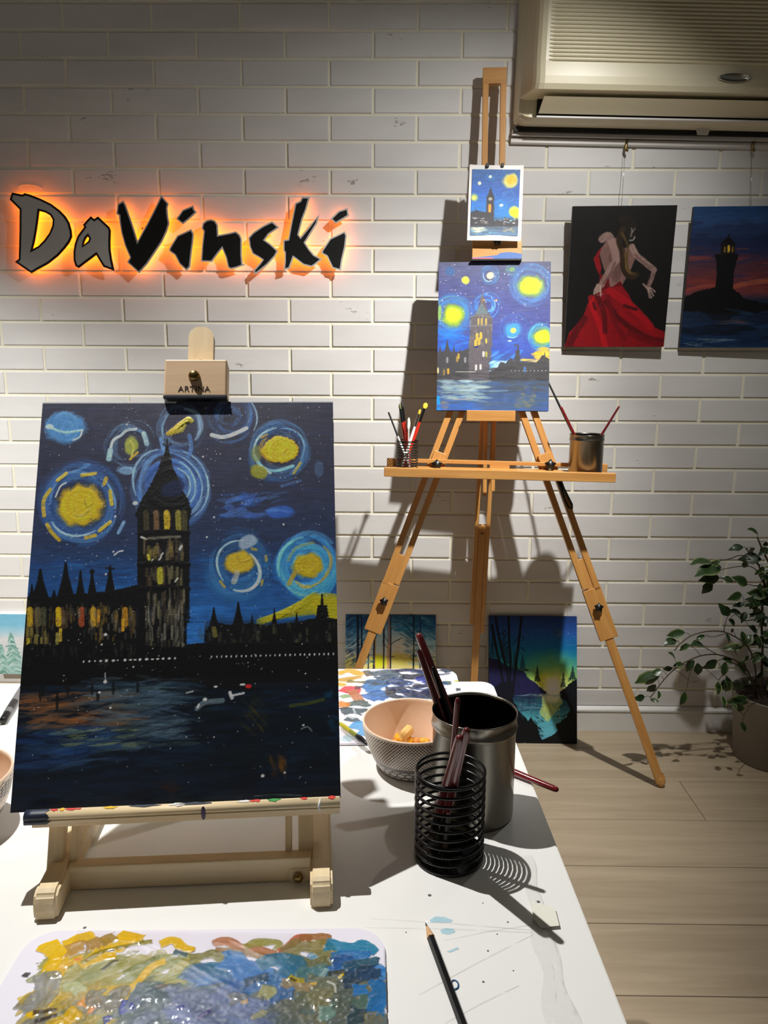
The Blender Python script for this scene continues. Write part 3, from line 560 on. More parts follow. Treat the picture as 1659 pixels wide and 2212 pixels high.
def paint_dancer():
    A = Art(190, 255, [(167, 90), (973, 85), (862, 1165), (95, 1165)], (16, 15, 16), 41); A.brush_texture(.12)
    L, B, P, D = A.line, A.blob, A.poly, A.dashes; SK = (168, 136, 128); SH = (104, 72, 66); RD = (176, 14, 28); DR = (84, 8, 16)
    D(150, 900, 100, 900, 60, [(20, 19, 20), (12, 11, 12), (24, 22, 22)], 160, 40, .3, 80)
    P([(500, 330), (520, 420), (610, 400), (650, 480), (600, 600), (545, 690), (450, 700), (400, 560), (365, 440), (420, 360)], (132, 98, 92)); P([(450, 640), (545, 640), (540, 705), (440, 705)], (150, 110, 106))
    L([(470, 480), (500, 560), (500, 640)], 70, (110, 76, 72), .8)
    P([(390, 395), (355, 440), (322, 490), (345, 570), (372, 620), (385, 560), (365, 470)], (150, 16, 26)); P([(370, 600), (440, 640), (450, 720), (530, 660), (560, 720), (420, 800), (360, 740)], (110, 10, 20))
    P([(440, 710), (540, 700), (590, 760), (640, 860), (740, 950), (780, 1010), (870, 1050), (862, 1165), (95, 1165), (130, 1060), (230, 950), (280, 830), (330, 760), (380, 740)], (150, 14, 26), 1, .1, .4)
    for pts, c, w in (([(300, 790), (320, 880), (370, 1000), (410, 1160)], (206, 18, 34), 46), ([(350, 770), (400, 900), (410, 1050)], DR, 40), ([(450, 740), (540, 800), (640, 880), (760, 1010)], (186, 18, 32), 60), ([(420, 820), (520, 950), (700, 1080), (850, 1120)], DR, 44), ([(430, 780), (480, 960), (560, 1100)], (120, 10, 22), 40), ([(250, 950), (180, 1060), (130, 1150)], DR, 60), ([(280, 900), (300, 1000), (280, 1120)], (150, 12, 24), 40), ([(520, 900), (640, 980), (800, 1080)], (166, 14, 28), 34), ([(560, 850), (650, 880)], (50, 6, 12), 24), ([(600, 1060), (740, 1120), (860, 1150)], (120, 10, 20), 50), ([(320, 830), (335, 880)], (70, 6, 12), 20)): L(pts, w, c, .85)
    L([(392, 340), (440, 320), (480, 400), (500, 500)], 62, SK); L([(500, 500), (460, 560), (410, 640), (385, 690)], 50, SK, .95); L([(490, 520), (455, 600), (400, 680)], 18, SH, .7); P([(350, 680), (385, 690), (380, 780), (368, 745), (330, 765), (318, 765), (325, 725)], (176, 146, 138)); L([(375, 700), (378, 775)], 10, (196, 170, 160))
    L([(620, 400), (660, 470), (720, 520), (790, 580)], 46, SK); L([(640, 460), (760, 570)], 14, SH, .7); L([(790, 585), (770, 650), (740, 710)], 34, (150, 116, 110)); L([(760, 600), (735, 690)], 12, (60, 40, 40), .7)
    for p in ([(745, 715), (770, 790)], [(755, 715), (785, 775)], [(760, 712), (798, 745)], [(740, 720), (755, 790)], [(735, 715), (705, 685)]): L(p, 10, (186, 158, 150))
    L([(540, 200), (560, 180), (620, 210), (640, 260)], 40, (34, 24, 20)); B(580, 260, 46, 70, (26, 18, 14)); L([(550, 270), (520, 360), (560, 470), (560, 580), (620, 630), (655, 615)], 46, (58, 42, 22), .95); L([(545, 300), (590, 400), (580, 520), (600, 590), (640, 610)], 20, (96, 74, 36), .9); L([(530, 330), (540, 450), (545, 560), (590, 640)], 30, (44, 30, 18), .9); L([(570, 440), (575, 560), (610, 605)], 8, (130, 104, 50), .9)
    B(612, 310, 28, 36, (40, 30, 28)); L([(600, 352), (630, 350), (642, 325)], 9, (172, 168, 160)); L([(612, 320), (622, 280), (618, 260)], 8, (150, 146, 140)); L([(625, 290), (645, 260)], 6, (150, 146, 140)); L([(395, 760), (350, 770)], 8, (190, 160, 150), .6)
    D(180, 320, 980, 1120, 14, [(190, 20, 34)], 60, 8, .5, -60)
    return A

def paint_lighthouse():
    A = Art(190, 255, [(1107, 85), (1913, 82), (1772, 1165), (1005, 1165)], (24, 44, 80), 51)
    A.vgrad([(0, (26, 62, 108)), (.1, (40, 70, 116)), (.2, (24, 40, 74)), (.3, (30, 40, 78)), (.42, (74, 48, 62)), (.52, (120, 52, 50)), (.6, (116, 56, 60)), (.66, (24, 40, 66)), (.8, (24, 40, 66)), (1, (18, 50, 88))]); A.brush_texture(.1)
    D = A.dashes; D(1050, 1800, 200, 330, 50, [(22, 32, 62), (34, 58, 100), (28, 44, 84)], 200, 40, .6); D(1050, 1800, 380, 460, 24, [(60, 44, 66), (40, 42, 78)], 180, 24, .6); D(1050, 1800, 470, 700, 60, [(150, 64, 54), (110, 48, 52), (70, 48, 76), (50, 48, 88)], 220, 30, .5, -4); A.line([(1420, 700), (1550, 670), (1800, 640)], 40, (176, 92, 64), .8); A.line([(1060, 725), (1200, 690), (1280, 700)], 24, (150, 70, 60), .8)
    K = (10, 10, 14); A.poly([(1030, 780), (1150, 730), (1300, 700), (1420, 720), (1500, 790), (1660, 830), (1780, 850), (1780, 880), (1400, 930), (1020, 880)], K, 1, .1, .8); A.poly([(1280, 480), (1440, 480), (1415, 600), (1410, 760), (1270, 760), (1285, 600)], K); A.poly([(1270, 450), (1450, 450), (1445, 495), (1275, 495)], K); A.poly([(1315, 370), (1425, 370), (1425, 455), (1315, 455)], (22, 20, 18)); A.poly([(1310, 372), (1370, 310), (1430, 372)], K); A.line([(1375, 300), (1377, 350)], 10, K)
    A.line([(1375, 390), (1375, 430)], 18, (240, 196, 60)); A.line([(1345, 400), (1345, 430)], 14, (150, 110, 40)); A.line([(1405, 400), (1405, 430)], 14, (140, 100, 40)); A.line([(1440, 411), (1525, 409)], 7, (150, 84, 40), .8)
    D(1020, 1790, 880, 1160, 90, [(22, 56, 100), (14, 34, 62), (34, 68, 110), (10, 22, 40)], 240, 22, .6); D(1330, 1500, 950, 980, 8, [(150, 96, 80)], 160, 10, .7); D(1060, 1400, 1090, 1120, 10, [(110, 130, 150)], 200, 8, .7); D(1030, 1180, 1130, 1150, 4, [(150, 170, 190)], 120, 6, .8); A.poly([(1200, 900), (1430, 900), (1380, 960), (1260, 960)], (12, 16, 24), .7); D(1020, 1500, 1010, 1070, 10, [(10, 20, 36)], 260, 36, .7)
    return A

def paint_lake():
    A = Art(200, 288, [(150, 155), (1475, 155), (1530, 2055), (110, 2055)], (20, 110, 140), 61)
    A.vgrad([(0, (20, 50, 110)), (.12, (36, 84, 166)), (.25, (12, 112, 170)), (.38, (44, 160, 176)), (.5, (150, 196, 110)), (.58, (226, 230, 200)), (.6, (20, 28, 60)), (.68, (40, 90, 110)), (.8, (80, 166, 182)), (.92, (100, 180, 200)), (1, (90, 160, 180))]); A.brush_texture(.05)
    L, B, P, D = A.line, A.blob, A.poly, A.dashes; K = (5, 8, 14)
    B(1110, 1000, 330, 260, (196, 206, 40), .5, soft=1.2); B(960, 1080, 110, 90, (220, 216, 20), .8, soft=.9); B(1130, 1140, 190, 180, (240, 240, 150), .8, soft=.9); B(1130, 1200, 110, 150, (252, 250, 236), .95, soft=.7)
    B(1190, 388, 66, 62, (74, 106, 150), .9, soft=.12); B(1170, 370, 50, 50, (38, 76, 134), .8, soft=.5); B(1352, 398, 6, 6, (220, 226, 236)); A.specks(700, 1460, 200, 560, 20, 4, (160, 180, 220))
    P([(120, 745), (250, 770), (400, 870), (560, 920), (680, 960), (760, 1060), (860, 1120), (930, 1190), (1030, 1270), (1030, 1290), (110, 1300)], (30, 30, 74), 1, .1, .6)
    P([(1500, 1060), (1440, 1090), (1330, 1180), (1240, 1260), (1240, 1300), (1520, 1310)], (8, 14, 24), 1, .1, .5)
    for x, yt, yb, w_ in ((885, 860, 1120, 90), (1432, 870, 1090, 120), (1288, 970, 1200, 90)): A.fir(x, yt, yb, w_, (10, 40, 54) if x > 1400 else (14, 34, 40))
    for x, yt, yb, w_ in ((655, 690, 940, 110), (535, 640, 960, 110), (360, 310, 800, 130), (190, 420, 780, 100), (420, 520, 880, 110)): A.fir(x, yt, yb, w_, (16, 66, 100), 11)
    D(100, 1520, 1290, 1560, 90, [(20, 24, 56), (26, 34, 70), (30, 60, 90)], 220, 22, .6); P([(1000, 1290), (1240, 1290), (1290, 1420), (1180, 1560), (1060, 1720), (930, 1600), (960, 1400)], (188, 206, 120), .75, .1, 1.5); B(1120, 1350, 110, 70, (236, 236, 206), .85, soft=.8); D(960, 1240, 1440, 1640, 30, [(210, 210, 90), (190, 206, 130)], 110, 20, .6, 80)
    D(640, 1300, 1270, 1320, 24, [(190, 200, 216), (120, 134, 170)], 170, 10, .7); D(620, 960, 1420, 1530, 10, [(196, 210, 222)], 120, 7, .8); D(1260, 1520, 1350, 1400, 8, [(40, 66, 90)], 120, 8, .7); D(900, 1340, 1560, 1760, 12, [(150, 200, 206)], 150, 8, .5)
    P([(100, 1300), (480, 1310), (560, 1480), (640, 1600), (740, 1710), (790, 1640), (850, 1740), (900, 1840), (930, 1940), (970, 2000), (1080, 1950), (1180, 1890), (1200, 1740), (1300, 1680), (1360, 1640), (1390, 1480), (1360, 1420), (1270, 1360), (1240, 1300), (1520, 1300), (1560, 2070), (90, 2070)], K, 1, .1, 1.6)
    D(640, 900, 1380, 1620, 26, [(40, 80, 110), (60, 110, 130), (24, 44, 80)], 120, 20, .5, 88); D(840, 980, 1640, 1980, 50, [K], 60, 14, .9, 40); D(1180, 1380, 1600, 1900, 50, [K], 60, 14, .9, 140)
    P([(110, 1290), (340, 1100), (500, 1100), (520, 1320), (440, 1400), (100, 1400)], (10, 14, 30), .9, .1, 1)
    for pts, w in (([(250, 160), (270, 320), (330, 620), (420, 1000), (440, 1290)], 34), ([(190, 290), (240, 560), (310, 900), (370, 1290)], 40), ([(445, 160), (450, 500), (470, 800), (440, 1290)], 34), ([(640, 160), (600, 500), (560, 800), (500, 1290)], 36)): L(pts, w, (8, 14, 28), 1, .2)
    for pts in ([(590, 460), (540, 520), (500, 560)], [(600, 600), (660, 620), (700, 660)], [(440, 600), (380, 640), (330, 660)], [(450, 380), (400, 420), (380, 470)], [(300, 420), (350, 400), (400, 360)], [(240, 540), (190, 560), (170, 600)], [(560, 900), (640, 940), (740, 940)], [(640, 960), (700, 920), (745, 935)], [(560, 1050), (590, 1130), (600, 1200)], [(620, 420), (660, 440), (670, 480)], [(330, 620), (390, 560), (410, 520)]): L(pts, 12, (8, 20, 36), .95, .2)
    return A

def paint_forest():
    A = Art(200, 280, [(105, 150), (1530, 155), (1535, 2200), (95, 2200)], (30, 90, 140), 71)
    A.vgrad([(0, (20, 62, 104)), (.1, (30, 100, 156)), (.18, (140, 196, 226)), (.3, (226, 232, 230)), (.37, (244, 224, 130)), (.5, (200, 190, 140)), (1, (60, 90, 120))]); L, B, D = A.line, A.blob, A.dashes
    B(800, 560, 330, 300, (196, 222, 236), .7, soft=1.0); B(950, 700, 200, 150, (236, 226, 210), .8, soft=1.0); B(640, 900, 140, 100, (240, 236, 30), .9, soft=.8); B(980, 860, 200, 90, (246, 206, 90), .85, soft=.8)
    D(100, 480, 160, 960, 170, [(16, 56, 96), (24, 80, 130), (12, 40, 72), (70, 130, 170)], 120, 30, .6, -30); D(1040, 1530, 160, 560, 150, [(20, 96, 150), (30, 120, 176), (12, 60, 104), (120, 190, 216)], 120, 26, .6, 25); D(1060, 1530, 540, 960, 130, [(20, 90, 140), (12, 60, 100), (100, 176, 206), (190, 216, 226)], 110, 22, .6, 15); D(480, 1040, 160, 330, 70, [(16, 62, 104), (26, 96, 146), (60, 140, 180)], 140, 26, .6, 5); D(880, 1100, 300, 420, 30, [(20, 96, 150), (40, 130, 180)], 110, 26, .7)
    K = (14, 28, 48)
    for x, w, c in ((560, 34, K), (710, 26, K), (1185, 24, K), (300, 40, (10, 26, 50)), (1290, 22, (20, 60, 96)), (360, 26, (12, 30, 56)), (470, 22, (20, 40, 60))): L([(x-4, 160), (x, 560), (x-4, 1100)], w, c, .95, .3)
    L([(790, 170), (800, 560), (800, 1100)], 60, (150, 130, 140), .95); L([(815, 170), (820, 560), (818, 1100)], 20, (20, 24, 40), .95); L([(780, 640), (785, 1100)], 26, (226, 160, 80), .9); L([(580, 520), (572, 1100)], 16, (220, 160, 90), .8); L([(700, 640), (700, 1100)], 10, (220, 170, 90), .8); L([(1178, 640), (1178, 760)], 14, (230, 180, 90), .8); L([(330, 900), (345, 1100)], 16, (200, 140, 80), .6)
    for p in ([(820, 640), (870, 590), (960, 550)], [(870, 590), (930, 560), (1000, 520)], [(1170, 570), (1080, 520), (960, 455)], [(1160, 440), (1100, 360), (1000, 290)], [(815, 400), (860, 350)], [(560, 560), (600, 480), (620, 400)], [(770, 580), (720, 480)], [(760, 680), (690, 580)], [(830, 830), (880, 825)], [(1170, 880), (1120, 830)], [(1160, 330), (1110, 290)]): L(p, 11, (34, 44, 66), .9, .3)
    D(400, 560, 640, 960, 50, [(190, 210, 226), (20, 60, 90), (150, 180, 206)], 40, 18, .7)
    return A

def paint_snow():
    A = Art(180, 135, [(45, 290), (1885, 290), (1800, 1755), (-30, 1755)], (140, 190, 210), 81)
    A.vgrad([(0, (120, 186, 216)), (.18, (128, 190, 218)), (.3, (170, 206, 222)), (.42, (214, 214, 216)), (.6, (206, 212, 214)), (1, (150, 190, 186))]); A.brush_texture(.03)
    rng = A.rng
    for cx, yt, yb, w in ((350, 740, 1750, 560), (90, 1040, 1750, 330), (800, 900, 1750, 500), (1300, 800, 1750, 560), (1700, 1000, 1750, 420)):
        A.line([(cx, yt), (cx, yt+(yb-yt)*.3)], 16, (90, 130, 126))
        for i in range(16):
            t = i/16; y = yt+(yb-yt)*(.08+.9*t); ww = w*.5*(.15+.85*t)
            for s in (-1, 1):
                x1 = cx+s*ww*(.6+.5*rng.random()); A.line([(cx, y-40), ((cx+x1)/2, y), (x1, y+70)], 60, [(150, 190, 184), (110, 160, 146), (180, 208, 206)][rng.integers(3)], .85); A.line([(cx, y), ((cx+x1)/2, y+36), (x1, y+90)], 30, [(96, 146, 130), (70, 116, 104), (160, 196, 206)][rng.integers(3)], .8)
                if rng.random() < .5: A.line([(cx+s*ww*.3, y), (x1, y+50)], 26, (196, 214, 218), .8)
    A.line([(330, 970), (400, 980)], 26, (70, 104, 100)); A.line([(200, 1080), (340, 1060), (470, 1130)], 24, (84, 124, 116), .8)
    return A

def paint_palette_front(corners):
    A = Art(400, 290, corners, (232, 228, 240), 91); L, B, D, P = A.line, A.blob, A.dashes, A.poly
    q1 = lambda x, y: (x/3.95, 1980+y/3.95); q2 = lambda x, y: (400+x/3.687, 1980+y/3.687)
    def l1(pts, w, c, a=.95, **k): L([q1(*p) for p in pts], w/3.95*1.75, c, a, .3, 0, k.get('h', .6), .12, True, .45, True)
    def l2(pts, w, c, a=.95, **k): L([q2(*p) for p in pts], w/3.687*1.6, c, a, .3, 0, k.get('h', .6), .12, True, .45, True)
    Y = (242, 192, 12); OL = (160, 148, 40); GR = (120, 124, 118); SL = (76, 98, 104); BL = (36, 120, 200); TE = (30, 112, 150); KH = (140, 126, 70)
    D(105, 420, 2062, 2260, 200, [OL, (176, 160, 60), (150, 150, 70), (130, 138, 60)], 80, 30, .9, -20, h=.3); D(50, 270, 2140, 2280, 130, [(190, 160, 60), (150, 146, 120), Y, (130, 130, 122)], 60, 24, .9, -30, h=.3)
    D(420, 815, 2085, 2280, 260, [BL, (50, 110, 180), (70, 110, 160), SL, TE], 80, 34, .9, -8, h=.3); D(580, 815, 2130, 2300, 150, [(110, 112, 100), (96, 104, 100), (128, 118, 84), SL], 90, 36, .9, -10, h=.3); D(270, 480, 2135, 2280, 170, [SL, (84, 104, 116), (60, 84, 96), (96, 112, 150)], 80, 26, .9, -25, h=.4); D(380, 560, 2150, 2300, 90, [(96, 116, 170), (110, 126, 170), (80, 96, 130)], 90, 34, .9, 10, h=.3)
    for p, w in (([(360, 310), (440, 260), (480, 330), (440, 420), (560, 450)], 80), ([(560, 240), (700, 190), (760, 210), (850, 240), (960, 260), (1180, 190)], 70), ([(480, 330), (520, 400), (420, 480)], 90), ([(700, 360), (600, 400), (480, 500)], 60), ([(1000, 170), (1120, 190), (1200, 210)], 60), ([(1370, 240), (1480, 200), (1560, 260), (1640, 290)], 50), ([(980, 330), (820, 350), (700, 420)], 60), ([(1420, 380), (1300, 430), (1180, 560), (1080, 650), (1060, 720)], 30), ([(460, 640), (440, 700), (340, 780), (250, 860)], 40), ([(640, 800), (600, 840), (640, 900)], 60)): l1(p, w, Y, .95, h=1.2)
    l1([(560, 300), (640, 280), (700, 260)], 90, (196, 150, 74)); l1([(770, 210), (800, 280)], 80, (178, 140, 88)); l1([(860, 220), (980, 180)], 66, (172, 138, 60)); l1([(690, 770), (740, 740), (860, 740)], 50, (240, 150, 20)); l1([(760, 800), (800, 810)], 36, (244, 140, 30)); l1([(640, 370), (690, 372)], 16, (240, 130, 20))
    for p, w, c in (([(700, 400), (860, 310), (1040, 260), (1290, 215)], 26, (140, 128, 30)), ([(300, 560), (420, 540), (400, 700), (240, 720)], 90, (150, 148, 146)), ([(200, 520), (240, 480)], 24, (60, 56, 54)), ([(860, 640), (820, 700), (900, 760)], 70, (122, 120, 108)), ([(960, 680), (1040, 640), (940, 800)], 60, (120, 112, 100)), ([(300, 900), (480, 850)], 22, (60, 50, 48)), ([(280, 830), (480, 800)], 20, (80, 64, 50)), ([(870, 460), (960, 390), (1000, 380)], 18, (60, 56, 40)), ([(1070, 720), (1040, 800), (1060, 830)], 22, (30, 60, 170)), ([(880, 900), (940, 870)], 34, (40, 56, 160)), ([(1120, 750), (1130, 800)], 16, (40, 60, 170)), ([(1520, 790), (1560, 800)], 24, (44, 50, 150)), ([(1480, 300), (1600, 330)], 30, (40, 84, 96)), ([(1340, 600), (1430, 600)], 20, (90, 70, 60)), ([(1150, 620), (1240, 640), (1400, 760)], 60, (64, 92, 104)), ([(560, 600), (640, 590), (700, 640)], 60, (190, 196, 150)), ([(1060, 480), (1200, 420), (1360, 330)], 30, (120, 126, 50))): l1(p, w, c, .9, h=.9)
    for p, w, c in (([(240, 210), (330, 190), (440, 240), (740, 300)], 56, (186, 112, 66)), ([(240, 270), (420, 280), (640, 330)], 40, (150, 110, 60)), ([(480, 240), (580, 210), (740, 210), (730, 260)], 56, (150, 146, 60)), ([(40, 330), (200, 310), (330, 320)], 60, (128, 124, 66)), ([(760, 270), (860, 210), (920, 180), (1000, 190)], 50, (206, 92, 66)), ([(900, 190), (1030, 165), (1120, 170), (1090, 220)], 44, (166, 106, 56)), ([(800, 270), (960, 240), (1120, 270), (1160, 330)], 90, (136, 124, 66)), ([(830, 330), (960, 370), (1100, 370), (1190, 330)], 60, (116, 110, 64)), ([(1110, 230), (1250, 240), (1450, 240), (1460, 290)], 70, (26, 124, 168)), ([(1180, 320), (1320, 310), (1470, 320)], 60, (36, 110, 180)), ([(310, 330), (450, 400), (640, 480)], 120, BL), ([(600, 380), (760, 340), (900, 420), (760, 480)], 90, TE), ([(560, 520), (700, 500), (820, 540)], 60, (44, 116, 180)), ([(470, 540), (560, 510), (660, 490)], 44, (44, 76, 100)), ([(1180, 380), (1290, 360), (1300, 420)], 80, (44, 90, 150)), ([(1280, 400), (1420, 370), (1540, 345)], 60, (40, 84, 104)), ([(1260, 520), (1400, 480), (1540, 450)], 90, (44, 66, 90)), ([(900, 470), (1000, 440), (1120, 420)], 60, (90, 128, 126)), ([(1050, 530), (1100, 470), (1130, 420)], 24, (150, 180, 180)), ([(900, 620), (1040, 590), (1200, 570)], 140, (112, 116, 92)), ([(1000, 680), (1200, 640)], 90, (126, 122, 88)), ([(770, 540), (880, 560), (1000, 570)], 60, (166, 140, 100)), ([(1240, 620), (1270, 700), (1250, 780)], 100, (84, 96, 88)), ([(700, 640), (860, 620)], 90, (60, 112, 180)), ([(1340, 600), (1440, 580)], 60, (40, 120, 196)), ([(1340, 720), (1430, 700), (1440, 640)], 80, (80, 110, 100)), ([(1480, 560), (1540, 600), (1500, 760)], 90, (36, 112, 180)), ([(1300, 800), (1420, 790)], 90, (50, 72, 84)), ([(1060, 790), (1180, 770)], 60, (110, 146, 136)), ([(340, 680), (420, 650), (470, 640)], 60, (110, 112, 112)), ([(600, 590), (660, 610), (640, 650)], 60, (170, 168, 110)), ([(540, 810), (600, 790), (630, 760)], 34, (160, 156, 110)), ([(830, 490), (880, 510), (940, 520)], 36, (206, 176, 20)), ([(840, 505), (890, 520)], 14, (60, 50, 10)), ([(1150, 460), (1230, 450), (1270, 440)], 30, (60, 58, 40)), ([(1220, 500), (1260, 470)], 10, (230, 196, 20)), ([(1130, 520), (1190, 560), (1200, 620)], 10, (210, 216, 206)), ([(1000, 540), (1040, 545)], 16, (230, 180, 70)), ([(450, 690), (500, 680)], 20, (220, 180, 110)), ([(0, 260), (60, 260)], 44, Y), ([(100, 820), (200, 760)], 20, (60, 50, 130))): l2(p, w, c, .9, h=1.0)
    return A

def paint_palette_back(corners):
    A = Art(240, 180, corners, (232, 228, 238), 95); L, B, D = A.line, A.blob, A.dashes
    q = lambda x, y: (720+x/5.925, 1420+y/5.925)
    def l(pts, w, c, a=.95, **k): L([q(*p) for p in pts], w/5.925*1.9, c, a, .3, 0, k.get('h', .6), .15, True, .5, True)
    NV = (30, 36, 66); SL = (44, 62, 78)
    for p, w, c in (([(60, 210), (200, 180), (380, 230)], 70, (186, 142, 20)), ([(80, 290), (200, 280), (340, 250)], 60, (170, 126, 24)), ([(40, 340), (140, 360)], 60, (200, 150, 30)), ([(170, 310), (400, 320), (540, 300)], 40, (110, 96, 40)), ([(420, 170), (480, 240)], 50, (70, 62, 56)), ([(520, 220), (640, 190), (760, 200), (820, 240)], 110, SL), ([(560, 270), (700, 260), (880, 270)], 90, (40, 70, 92)), ([(430, 420), (560, 340), (680, 360)], 130, (30, 96, 160)), ([(430, 520), (560, 480), (680, 500)], 130, (24, 84, 160)), ([(720, 300), (860, 320), (960, 340)], 120, (36, 60, 110)), ([(700, 420), (860, 430), (1050, 470), (1250, 480)], 120, NV), ([(760, 180), (980, 170), (1180, 180)], 60, NV), ([(900, 250), (1060, 260), (1200, 240)], 110, (44, 50, 60)), ([(1100, 290), (1200, 270), (1180, 330)], 80, (36, 50, 140)), ([(1040, 380), (1200, 360)], 60, NV), ([(1150, 450), (1260, 470), (1240, 520)], 80, (16, 20, 50)), ([(110, 440), (220, 400), (280, 460)], 80, (196, 30, 40)), ([(220, 420), (300, 500), (340, 570)], 60, (170, 100, 60)), ([(280, 380), (340, 390)], 50, (90, 50, 60)), ([(100, 510), (190, 490)], 50, (120, 150, 100)), ([(200, 600), (330, 600), (430, 580)], 80, (60, 80, 80)), ([(90, 580), (150, 600), (110, 640)], 80, (206, 120, 40)), ([(100, 690), (240, 680), (380, 720)], 100, (44, 66, 76)), ([(160, 780), (280, 800), (330, 800)], 60, (50, 70, 84)), ([(280, 930), (360, 880), (400, 1000)], 110, (70, 150, 210)), ([(130, 1060), (220, 1010)], 60, (190, 220, 236)), ([(1400, 180), (1500, 160)], 70, (44, 56, 80)), ([(1420, 320), (1500, 330)], 60, (60, 76, 70)), ([(1560, 300), (1590, 310)], 30, (180, 190, 60)), ([(1600, 400), (1610, 430)], 40, (50, 60, 60)), ([(720, 420), (760, 500)], 60, (52, 52, 56))): l(p, w, c, .92, h=1.0)
    D(800, 955, 1452, 1512, 70, [NV, SL, (30, 60, 110), (52, 58, 66)], 34, 11, .9, 0, h=.4); l([(140, 740), (260, 790)], 14, (200, 210, 214)); l([(250, 640), (300, 780)], 12, (190, 205, 210)); D(790, 840, 1465, 1510, 30, [(60, 130, 190), (30, 100, 170)], 12, 3, .8, -20, h=.6)
    return A
# ------------------------------------------------------------------ room shell
X0, X1, Z1 = -1.75, 1.9, 2.46
def build_wall():
    w = struct(obj('wall_back', bm_box(X0, X1, 0.0, 0.10, 0.0, Z1), M_MORTAR))
    OX, OZ, BL, RH, J = -0.8969, 2.0916, 0.24, 0.06976, 0.0075
    cache = {}
    def brick_mesh(l, h):
        key = (round(l, 4), round(h, 4))
        if key not in cache:
            b = bm_box(-l/2, l/2, -0.0035, 0.001, -h/2, h/2)
            e = [e for e in b.edges if all(v.co.y < 0 for v in e.verts)]
            bmesh.ops.bevel(b, geom=e, offset=0.0016, segments=2, affect='EDGES')
            me = bpy.data.meshes.new('brick'); b.to_mesh(me); b.free(); me.materials.append(M_BRICK); cache[key] = me
        return cache[key]
    todo = []
    for j in range(-6, 29):
        zt = OZ-j*RH; zb = zt-RH
        zt -= J/2; zb += J/2; zb = max(zb, 0.0815); zt = min(zt, Z1)
        if zt-zb < 0.01: continue
        off = 0 if j % 2 == 0 else -1
        for i in range(-10, 14):
            xa = OX+(2*i+off)*0.12+J/2; xb = xa+BL-J
            xa2, xb2 = max(xa, X0), min(xb, X1)
            if xb2-xa2 < 0.01: continue
            c = ((xa2+xb2)/2, (zt+zb)/2); u, v = px((c[0], 0, c[1])); vis = -80 < u < 1740 and -30 < v < 2240
            hid = (120 < u < 660 and v > 930) or (v > 1480 and u < 1000)
            todo.append((0 if vis and not hid else 1, -abs(xb2-xa2), xa2, xb2, zb, zt))
    todo.sort(key=lambda t: t[0]); rng = random.Random(3); rest = bmesh.new(); n = 0
    for pr_, _, xa, xb, zb, zt in todo:
        dy = rng.uniform(-0.0008, 0.0007); M = Matrix.Translation(((xa+xb)/2, dy, (zb+zt)/2)) @ Matrix.Rotation(rng.uniform(-0.004, 0.004), 4, 'X') @ Matrix.Rotation(rng.uniform(-0.0025, 0.0025), 4, 'Z')
        if n < 298 and pr_ == 0:
            obj('brick', brick_mesh(xb-xa, zt-zb), None, w, M); n += 1
        else:
            t = bmesh.new(); t.from_mesh(brick_mesh(xb-xa, zt-zb)); join(rest, t, M)
    o = obj('brick_remainder', rest, M_BRICK, w); o['kind'] = 'stuff'
    # skirting board with a small moulded bead
    prof = [(0.0, 0.0), (-0.014, 0.0), (-0.014, 0.064), (-0.017, 0.067), (-0.017, 0.072), (-0.013, 0.077), (-0.006, 0.080), (0.0, 0.080)]
    bm = bmesh.new(); A = [bm.verts.new((X0, y, z)) for y, z in prof]; B = [bm.verts.new((X1, y, z)) for y, z in prof]
    for k in range(len(prof)-1): bm.faces.new((A[k], A[k+1], B[k+1], B[k]))
    bm.faces.new(A[::-1]); bm.faces.new(B); bmesh.ops.recalc_face_normals(bm, faces=list(bm.faces))
    struct(obj('baseboard_back', bm, M_SKIRT))
    # small chips and scuffs of the paint
    return w
build_wall()

def plank_mat():
    N = NT('pale_oak_laminate'); b = N.b; b.inputs['Roughness'].default_value = 0.42
    tc = N.n('ShaderNodeTexCoord'); mp = N.n('ShaderNodeMapping'); mp.inputs['Scale'].default_value = (0.9, 12, 12); N.l(tc, 'Object', mp, 0)
    oi = N.n('ShaderNodeObjectInfo'); sc = N.n('ShaderNodeMath', operation='MULTIPLY'); sc.inputs[1].default_value = 37.0; N.l(oi, 'Random', sc, 0)
    ad = N.n('ShaderNodeVectorMath', operation='ADD'); N.l(mp, 0, ad, 0); N.l(sc, 0, ad, 1)
    n1 = N.n('ShaderNodeTexNoise', i_Scale=2.2, i_Detail=7.0, i_Roughness=0.62, i_Distortion=0.8); N.l(ad, 0, n1, 'Vector')
    rp = N.n('ShaderNodeValToRGB'); e = rp.color_ramp.elements; e[0].position = 0.25; e[1].position = 0.75; e[0].color = rgba((150, 133, 110)); e[1].color = rgba((178, 162, 138)); N.l(n1, 0, rp, 0)
    mp2 = N.n('ShaderNodeMapping'); mp2.inputs['Scale'].default_value = (1, 2, 1); N.l(tc, 'Object', mp2, 0)
    n2 = N.n('ShaderNodeTexNoise', i_Scale=26.0, i_Detail=1.0); N.l(mp2, 0, n2, 'Vector')
    r2 = N.n('ShaderNodeValToRGB'); r2.color_ramp.elements[0].position = 0.78; r2.color_ramp.elements[1].position = 0.84; r2.color_ramp.elements[0].color = (1, 1, 1, 1); r2.color_ramp.elements[1].color = (0.6, 0.52, 0.45, 1); N.l(n2, 0, r2, 0)
    m = N.n('ShaderNodeMix', data_type='RGBA', blend_type='MULTIPLY'); m.inputs['Factor'].default_value = 1.0; N.l(rp, 0, m, 'A'); N.l(r2, 0, m, 'B'); N.l(m, 'Result', b, 'Base Color')
    bp = N.n('ShaderNodeBump', i_Strength=0.06, i_Distance=0.001); N.l(n1, 0, bp, 'Height'); N.l(bp, 0, b, 'Normal')
    return N.m
